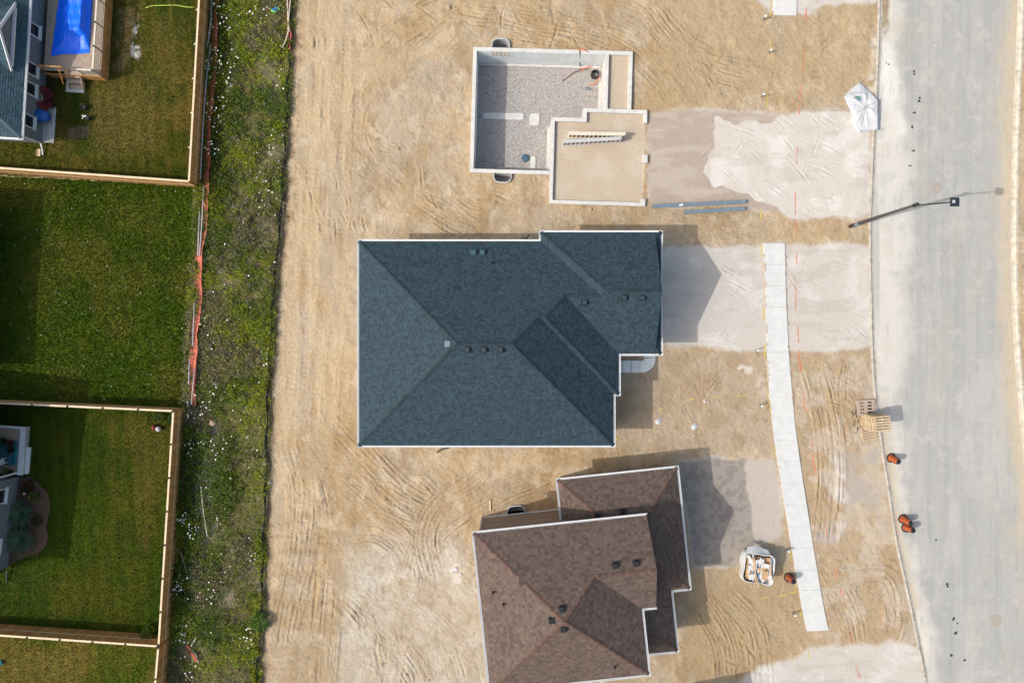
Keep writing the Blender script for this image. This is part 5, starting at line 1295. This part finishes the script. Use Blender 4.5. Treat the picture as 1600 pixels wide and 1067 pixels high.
for x in (-.62, 0, .62): bevel(MB().box(x, 0, .10, .26, H_, .14).build("top_strip", M['pallet_g'], gp), .01)
for k in range(5):
    for s in (-1, 1): MB().box(s*.31, -.54+.27*k, .10, .36, .17 if k in (0, 4) else .14, .138).build("top_bar", M['pallet_g'], gp)
MB().box(0, 0, .0, 1.2, 1.0, .02).build("underside", M['rubber'], gp)
bk = thing("debris", "tangle of twigs and strapping in the dirt beside the pallets", "twigs", (*gpx(1338, 662)[:2], 0))
for k in range(14):
    a = rr.uniform(1.2, 2.0); x, y = rr.uniform(-.4, .35), rr.uniform(-1.3, 1.2); l = rr.uniform(.3, .8)
    MB().tube([(x, y, .03), (x+l*.5*math.cos(a)+.05, y+l*.5*math.sin(a), .12), (x+l*math.cos(a), y+l*math.sin(a), .04)], .014, 5).build("twig", M['rubber'], bk)
# ------------------------------------------------------------------ collapsed white canopy
cp = thing("canopy", "collapsed white fabric canopy with a small blue-green emblem lying across the kerb", "canopy", (*P(1347, 168)[:2], 0))
co_ = P(1347, 168)
def cpt(px, py, z): x, y, _ = P(px, py, z); return (x-co_[0], y-co_[1], z)
per = [(1343.3, 128.7, .12), (1357, 141, .10), (1371.4, 156.2, .45), (1371.8, 180, .42), (1372, 203, .25), (1357, 205.5, .12), (1342, 207, .10), (1335, 198, .12), (1328.7, 189, .10), (1331, 178.7, .10), (1324, 166, .18), (1318, 151, .20), (1330, 139.5, .14)]
fab = MB(); ctr = (1352, 168, .62); rings = [.0, .18, .36, .54, .72, .88, 1.0]; N_ = 78
per3 = [per[i % len(per)] for i in range(len(per))]
def pern(f):
    f = f % 1*len(per); i = int(f); t_ = f-i; a, b = per[i % len(per)], per[(i+1) % len(per)]; return tuple(a[k]+(b[k]-a[k])*t_ for k in range(3))
for r_ in rings:
    for k in range(N_):
        e = pern(k/N_); x = ctr[0]+(e[0]-ctr[0])*r_; y = ctr[1]+(e[1]-ctr[1])*r_
        ridge = .07*max(0, 1-abs(((k/N_*6+.2) % 1)-.5)*5)*math.sin(math.pi*r_)
        ring_ = .15*math.exp(-((r_-.62)/.11)**2)*(.6+.4*math.sin(k/N_*12.56+1))
        z = e[2]*r_+ctr[2]*(1-r_)*(.55)+ridge+ring_+.02*math.sin(k*1.9+r_*9)
        fab.v.append(cpt(x, y, max(.05, z)))
for j in range(len(rings)-1):
    for k in range(N_): fab.f.append((j*N_+k, j*N_+(k+1) % N_, (j+1)*N_+(k+1) % N_, (j+1)*N_+k))
b0 = len(fab.v)                            # hanging hem down to the ground
for k in range(N_): e = pern(k/N_); fab.v.append(cpt(e[0]+.4*math.sin(k), e[1], .0))
for k in range(N_): fab.f.append(((len(rings)-1)*N_+k, (len(rings)-1)*N_+(k+1) % N_, b0+(k+1) % N_, b0+k))
fab.build("fabric", M['fabric'], cp, smooth=True)
def fabz(px, py): 
    q = cpt(px, py, .4); best = min(fab.v[:b0], key=lambda v: (v[0]-q[0])**2+(v[1]-q[1])**2); return best[2]
def strip3(pts, wd, m, name, lift=.02):
    q = spline(pts, 1.5); mb = MB(); pr = []
    for i in range(len(q)):
        t_ = q[min(i+1, len(q)-1)]-q[max(i-1, 0)]; t_ = t_/np.linalg.norm(t_); n_ = np.array([-t_[1], t_[0]]); wv = wd if not callable(wd) else wd(i/(len(q)-1))
        for s in (-1, 1): a = q[i]+n_*wv*s; pr.append(cpt(a[0], a[1], max(fabz(a[0], a[1]), fabz(q[i][0], q[i][1]))+lift))
    mb.v = pr
    for i in range(len(q)-1): mb.f.append((2*i, 2*i+1, 2*i+3, 2*i+2))
    return mb.build(name, m, cp, smooth=True)
grey = mat("canopy_seam", A(168, 170, 182), .7, .05)
for pts in ([(1319, 150), (1330, 146), (1342, 145), (1352, 147), (1356, 156), (1355, 164), (1348, 171), (1338, 176.5), (1329, 177.5)], [(1355, 164), (1350, 180), (1342, 206)], [(1355, 166), (1370, 159)], [(1355.5, 168), (1363, 171), (1368, 179)], [(1336.5, 164), (1331, 176)], [(1319, 152), (1329, 176)], [(1331, 181), (1342, 203)], [(1344, 205), (1371, 202)]):
    strip3(pts, .42, grey, "seam")
wdn = lambda f: .15+1.3*math.sin(math.pi*min(1, f*1.05))
strip3([(1334.5, 153.5), (1338, 151.8), (1342, 152), (1346, 154.5), (1347.5, 158)], lambda f: .2+1.0*math.sin(math.pi*f), M['green_e'], "emblem", .05)
strip3([(1337, 154.2), (1341, 155), (1344, 157.4), (1346.5, 158.6)], lambda f: .15+.75*math.sin(math.pi*f), M['blue_e'], "emblem", .055)
for a, b in (((1343, 130), (1350.5, 123)), ((1371, 203.5), (1380, 201.5)), ((1370, 157), (1376, 155.5))): MB().tube([cpt(*a, .12), cpt(*b, .08)], .03, 6).build("frame_pole", M['galv'], cp)
# ------------------------------------------------------------------ bag of scrap
bg_ = P(1188, 884); sbag = thing("scrap_bag", "big white woven debris bag heaped with scrap timber and boards beside the sidewalk", "debris bag", (bg_[0]-.55, bg_[1]+.15, 0), R(-7))
m = MB(); n = 40; prof = [(1.10, .0), (1.2, .35), (1.16, .8), (1.14, 1.15), (1.19, 1.30), (1.14, 1.29), (1.10, .95)]
for r, z in prof:
    for k in range(n):
        a = 2*math.pi*k/n; ca, sa = math.cos(a), math.sin(a); q = 1/max(abs(ca), abs(sa)); q = min(q, 1.27)
        f = r*q*(1+.05*math.sin(3*a+z*3)+.03*math.sin(7*a-z*4)); m.v.append((f*ca*1.02, f*sa*.98, z+(.10*math.sin(2*a+.5)+.05*math.sin(5*a) if z > 1 else 0)))
for i in range(len(prof)-1):
    for k in range(n): m.f.append((i*n+k, i*n+(k+1) % n, (i+1)*n+(k+1) % n, (i+1)*n+k))
m.build("bag", M['bag'], sbag, smooth=True); MB().box(0, 0, 1.08, 2.0, 1.9, .1).build("fill", M['scrap'], sbag)
fl = MB(); 
for k in range(9):
    a = k/8; fl.v += [(-1.15+2.0*a, 1.12+.03*math.sin(k*2), 1.25), (-1.0+1.8*a, 1.75-.5*abs(a-.4)+.05*math.sin(k*3), .75+.1*math.sin(k))]
for k in range(8): fl.f.append((2*k, 2*k+1, 2*k+3, 2*k+2))
fl.build("flap", M['bag'], sbag, smooth=True)
rr = random.Random(5)
for k in range(46):
    a = rr.choice((1.35, 1.9, 1.75, 1.5, .3, 2.1))+rr.uniform(-.2, .2); x, y = rr.uniform(-.95, .95), rr.uniform(-.85, .85); l = rr.uniform(.5, 1.2)
    l = min(l, 1.9*(1-abs(y)*.5)); MB().box(x*.95, y*.8, 1.14+.007*k, l, rr.choice((.09, .12, .14, .2)), .035, a, rr.uniform(-.12, .12), rr.uniform(-.2, .2)).build("plank", M[rr.choice(('scrap', 'scrapw', 'scrapw', 'scrapw', 'cardb', 'wood'))], sbag)
for k in range(9):
    MB().box(rr.uniform(-.85, .85), rr.uniform(-.8, .8), 1.38+.012*k, rr.uniform(.25, .6), rr.uniform(.2, .45), .02, rr.random()*3, rr.uniform(-.25, .25), rr.uniform(-.25, .25)).build("wrapping", M['scrapw'], sbag)
for k, (x, y, sx_, sy_, rz) in enumerate(((-.35, .55, .5, .42, .3), (.15, .5, .22, .8, .15), (-.8, .1, .35, .4, .1), (-.65, -.6, .4, .45, .4), (.42, -.35, .5, .7, .1))):
    MB().box(x, y, 1.42+.02*k, sx_, sy_, .03, rz, .12, .1).build("board", M['scrapw' if k < 4 else 'scrap'], sbag)
for k, (p, q) in enumerate((((-.75, .9, 1.5), (.05, -1.35, 1.42)), ((-.6, .95, 1.48), (-.2, -1.1, 1.5)), ((.75, .8, 1.45), (.95, -.6, 1.45)))): MB().beam(p, q, .09, .04).build("plank", M['wood'], sbag)
# ------------------------------------------------------------------ beams, stairs
def ibeam(a, b, z, label):
    A_, B_ = Vector(gpx(*a)), Vector(gpx(*b)); t = thing("steel_beam", label, "steel beam", (A_.x, A_.y, 0), math.atan2(B_.y-A_.y, B_.x-A_.x), "steel beams lying by the drive"); L = (B_-A_).length
    for nm, zz, hh, ww in (("flange", .02+.012, .02, .27), ("web", .02+.125, .17, .02), ("flange", .02+.22, .02, .27)): MB().box(L/2, 0, zz+z, L, ww, hh).build(nm, M['steel'], t)
    for x in (0.02, L-.02): MB().box(x, 0, .145+z, .02, .25, .17).build("end_plate", M['black' if x > 1 else 'steel'], t)
    return t
b1 = ibeam((1018, 323.3), (1164, 316), .04, "longer blue-grey steel beam with a small white tag"); ibeam((1068.5, 332.5), (1163, 326.8), .03, "shorter blue-grey steel beam lying alongside the longer one")
MB().box(2.35, -.02, .30, .3, .16, .02, .3).build("tag", M['white'], b1)
def stair(a, b, label, mt, z=0.0):
    A_, B_ = Vector(P(*a, .9)), Vector(P(*b, .9)); L = (B_-A_).length; t = thing("stair_flight", label, "stair", (A_.x, A_.y, z), math.atan2(B_.y-A_.y, B_.x-A_.x), "prefabricated stairs lying in the garage bay")
    for zz in (.03, .89):
        q = [(0, -.14), (L-.22, -.14), (L, .02), (L-.06, .14), (.06, .14)]; MB().prism(q, zz-.02, zz+.02).build("stringer", mt, t)
    n = 13
    for k in range(n):
        x = .25+(L-.5)*k/(n-1)
        MB().box(x, .0, .46, .25, .026, .82, R(35)).build("tread", M['tread'], t); MB().box(x+.14, -.03, .46, .018, .17, .82, R(35)).build("riser", mt, t)
stair((887.5, 208.5), (978.5, 209.8), "pale wooden stair flight lying on its side, the upper of the crossed pair", M['stair']); stair((878.5, 221.5), (972.5, 216), "grey-painted stair flight lying on its side below the pale one", M['stair_g'])
# ------------------------------------------------------------------ survey paint marks, service stakes, stones, litter
def mark(px, py, l, a, m_, wd=.08):
    q = []; rr_ = random.Random(int(px*13+py*7)); n_ = max(3, int(l*S/.25)); mb = MB()
    for i in range(n_+1):
        s = (i/n_-.5)*l; x = px+s*math.cos(a); y = py+s*math.sin(a)+rr_.uniform(-.3, .3); wv = wd*rr_.uniform(.35, 1.1)/S/2
        for sg in (-1, 1):
            X_, Y_, z_ = gpx(x-sg*wv*math.sin(a), y+sg*wv*math.cos(a)); mb.v.append((X_, Y_, z_+.02))
    mb.f = [(2*i, 2*i+1, 2*i+3, 2*i+2) for i in range(n_)]
    mb.build("paint_mark", M[m_], o_ground)
for px, py, l, a in ((1259, 22, 22, 1.6), (1256, 85, 16, 1.7), (1254.5, 102, 18, 1.65), (1250, 145, 24, 1.62), (1249, 172, 16, 1.6), (1245, 243, 26, 1.62), (1242.5, 318, 34, 1.57), (1243, 355, 24, 1.55), (1244.5, 405, 16, 1.57), (1243, 465, 40, 1.57), (1247, 523, 26, 1.53), (1249.5, 562, 30, 1.45), (1250, 572, 20, 1.57), (1256, 630, 28, 1.5), (1260, 640, 10, 1.57), (1269, 690, 18, 1.5), (1271, 722, 20, 1.45), (1274, 735, 14, 1.3), (1291, 830, 20, 1.45), (1306, 895, 18, 1.5), (1314, 925, 18, 1.3), (1329, 995, 16, 1.5), (1340, 1048, 24, 1.3)): mark(px, py, l, a, 'ora')
for px, py, l, a in ((1204, 14, 26, 1.6), (1204, 74, 18, 1.55), (1198, 156, 22, 1.6), (1189, 335, 16, 1.57), (1190, 392, 20, 1.57), (1193, 490, 22, 1.57), (1194.5, 548, 22, 1.5), (1200, 620, 22, 1.5), (1203, 638, 14, 1.4), (1209, 705, 18, 1.4), (1122, 620, 14, -.08), (1078, 624, 13, -.2), (1160, 617.5, 16, -.1), (1187, 615.5, 6, -.2), (1032, 640, 11, -.65), (965, 685, 10, -.15), (1236, 870, 18, 1.35), (1240, 925, 20, -.25), (1222, 930, 12, -.2), (1195, 933, 10, -.1), (1250, 955, 16, 1.35), (1243, 918, 10, 1.5), (1264, 1022, 14, 1.4)): mark(px, py, l, a, 'yel')
def stakepost(px, py, label):
    x, y, z = gpx(px, py); t = thing("service_stake", label, "stake", (x, y, z), random.random(), "short service markers along the sidewalk")
    MB().box(0, 0, .28, .12, .07, .62).build("post", M['steel'], t); MB().lathe([(.09, .55), (.10, .60), (.06, .66)], 8).build("cap", M['white'], t)
for px, py, lb in ((1192, 31, "short white-capped stake near the end of the cut-off sidewalk slab"), (1201, 83, "dark service stake near the yellow dash above the gravel drive"), (1189.5, 152, "white-capped stake at the top edge of the pale gravel drive"), (1180.5, 547, "white-capped stake by the long sidewalk and the blue-roofed house's drive"), (1187, 633, "white-capped stake beside the yellow dashes west of the long sidewalk"), (1228.5, 858, "white-capped stake in the shadow of the scrap bag"), (1238, 957, "white-capped stake near the lower end of the long sidewalk")): stakepost(px, py, lb)
def stone(px, py, r, label, m_='rock', seed=0):
    x, y, z = gpx(px, py); o = MB().rock((0, 0, r*.15), r, seed).build("stone", M[m_], None); o.location = (x, y, z); return tag(o, label, "stone")
stone(701, 13, .26, "big rounded stone on the sand at the top of the site", 'rock', 1); stone(1276, 26, .2, "pale stone near the top sidewalk slab", 'rock', 2); stone(622, 233, .2, "stone half buried in the churned sand west of the basement", 'clod', 3)
stone(421, 754, .22, "white block beside the silt fence", 'concrete', 5); stone(332, 661, .3, "pale boulder on the bare strip beside the cedar fence corner", 'rock', 7); stone(923, 327, .16, "small stone south of the garage bay wall", 'rock', 9)
def patch(px, py, r, label, seed, m_='fabric'):
    x, y, z = gpx(px, py); rr_ = random.Random(seed); m = MB(); n_ = 11
    for f, zz in ((1., .0), (.7, .05), (.3, .09)):
        for k in range(n_): q = r*f*rr_.uniform(.75, 1.15); m.v.append((q*math.cos(k*6.283/n_), q*math.sin(k*6.283/n_), zz+rr_.uniform(-.015, .025)))
    for j in range(2):
        for k in range(n_): m.f.append((j*n_+k, j*n_+(k+1) % n_, (j+1)*n_+(k+1) % n_, (j+1)*n_+k))
    m.f.append(tuple(2*n_+k for k in range(n_))); o = m.build("plaster_lump", M[m_], None); o.location = (x, y, z); tag(o, label, "plaster")
patch(1028.5, 658.5, .28, "white splat of dried plaster just outside the blue house's shadow", 1); patch(1084.5, 666, .30, "white splat of dried plaster farther from the blue house's shadow", 2); patch(1084, 680, .09, "crumb of white plaster south of the larger splat", 3)
patch(1101, 627, .14, "pale crumb of plaster between two yellow dashes", 4, 'concrete'); patch(712, 888, .24, "white plaster splash in the sand west of the brown house", 6); patch(720, 897, .15, "smaller white plaster streak beside the splash west of the brown house", 7)
bs = MB().beam((0, 0, .06), (.75, .45, .08), .12, .05).build("timber_offcut", M['cap'], None); bs.location = gpx(766, 797); bs.rotation_euler = (0, 0, R(60)); tag(bs, "pale timber offcut lying by the corner of the brown house", "timber")
# clods and pebbles on the bare soil
def clods():
    rs = random.Random(77); m = MB()
    for k in range(3600):
        px, py = rs.uniform(415, 1430), rs.uniform(-10, 1075)
        x, y, _ = P(px, py); i = int(round((x-X0)/D)); j = int(round((y-Y0)/D))
        if taken[j, i] or not free[j, i] or gar[j, i] > .1: continue
        w_ = CH[j, i]+.35*ss(n1[j, i], .4, .6)-.3*lane[j, i]
        if rs.random() > w_+.12: continue
        r = .02+.05*rs.random()**2.5+(.06 if rs.random() < .02 else 0); th = rs.random()*6; z = gz(x, y)
        m.add([(x+r*math.cos(th+q*1.57)*rs.uniform(.7, 1.2), y+r*math.sin(th+q*1.57)*rs.uniform(.7, 1.2), z-.01) for q in range(4)]+[(x+r*.2, y, z+r*.9)], [(0, 1, 4), (1, 2, 4), (2, 3, 4), (3, 0, 4)])
    tag(m.build("sand_clods", M['clod'], None, 'stuff'), "clods of sand scattered over the churned building site", "clods")
    m = MB()
    for px, py, c in ((1431, 113, 3), (1430, 175, 3), (1427, 198, 2), (1428, 236, 2), (1424, 257, 2), (1439, 155, 2), (1461, 65, 1), (1481, 915, 4), (1491, 968, 4), (1498, 976, 2), (1494, 988, 2), (1490, 1022, 1), (1508, 1030, 1), (1463, 843, 1), (1388, 100, 2)):
        for q in range(c):
            x, y, z = gpx(px+rs.uniform(-2, 2), py+rs.uniform(-2.5, 2.5)); m.rock((x, y, z), rs.uniform(.05, .12), q, .5)
    tag(m.build("road_crumbs", M['rubber'], None, 'stuff'), "dark crumbs of dried mud and asphalt on the road", "crumbs")
clods()

def spill():
    rs = random.Random(31); m = MB()
    for k in range(100):
        y = rs.uniform(392, 985) if k % 4 == 0 else rs.uniform(395, 600); left = rs.random() < .75
        px = (swl(y)+rs.uniform(-2., 1.6)) if left else (swr(y)+rs.uniform(-1., 1.5)); x, yy, _ = P(px, y, .1); r = rs.uniform(.05, .2); n_ = 9
        z = .02 if (px < swl(y)-.5 or px > swr(y)+.5) else .095
        ring = [(x+r*.55*rs.uniform(.7, 1.3)*math.cos(i*6.283/n_), yy+r*rs.uniform(.7, 1.5)*math.sin(i*6.283/n_), z-.02) for i in range(n_)]
        m.add(ring+[(x, yy, z+r*.28+.02)], [(i, (i+1) % n_, n_) for i in range(n_)])
    tag(m.build("sand_spill", mat("spilled_sand", A(208, 193, 172), .95, .15, 6., .4, 20.), None, 'stuff', smooth=True), "sand spilled over the edges of the long sidewalk", "sand")
spill()
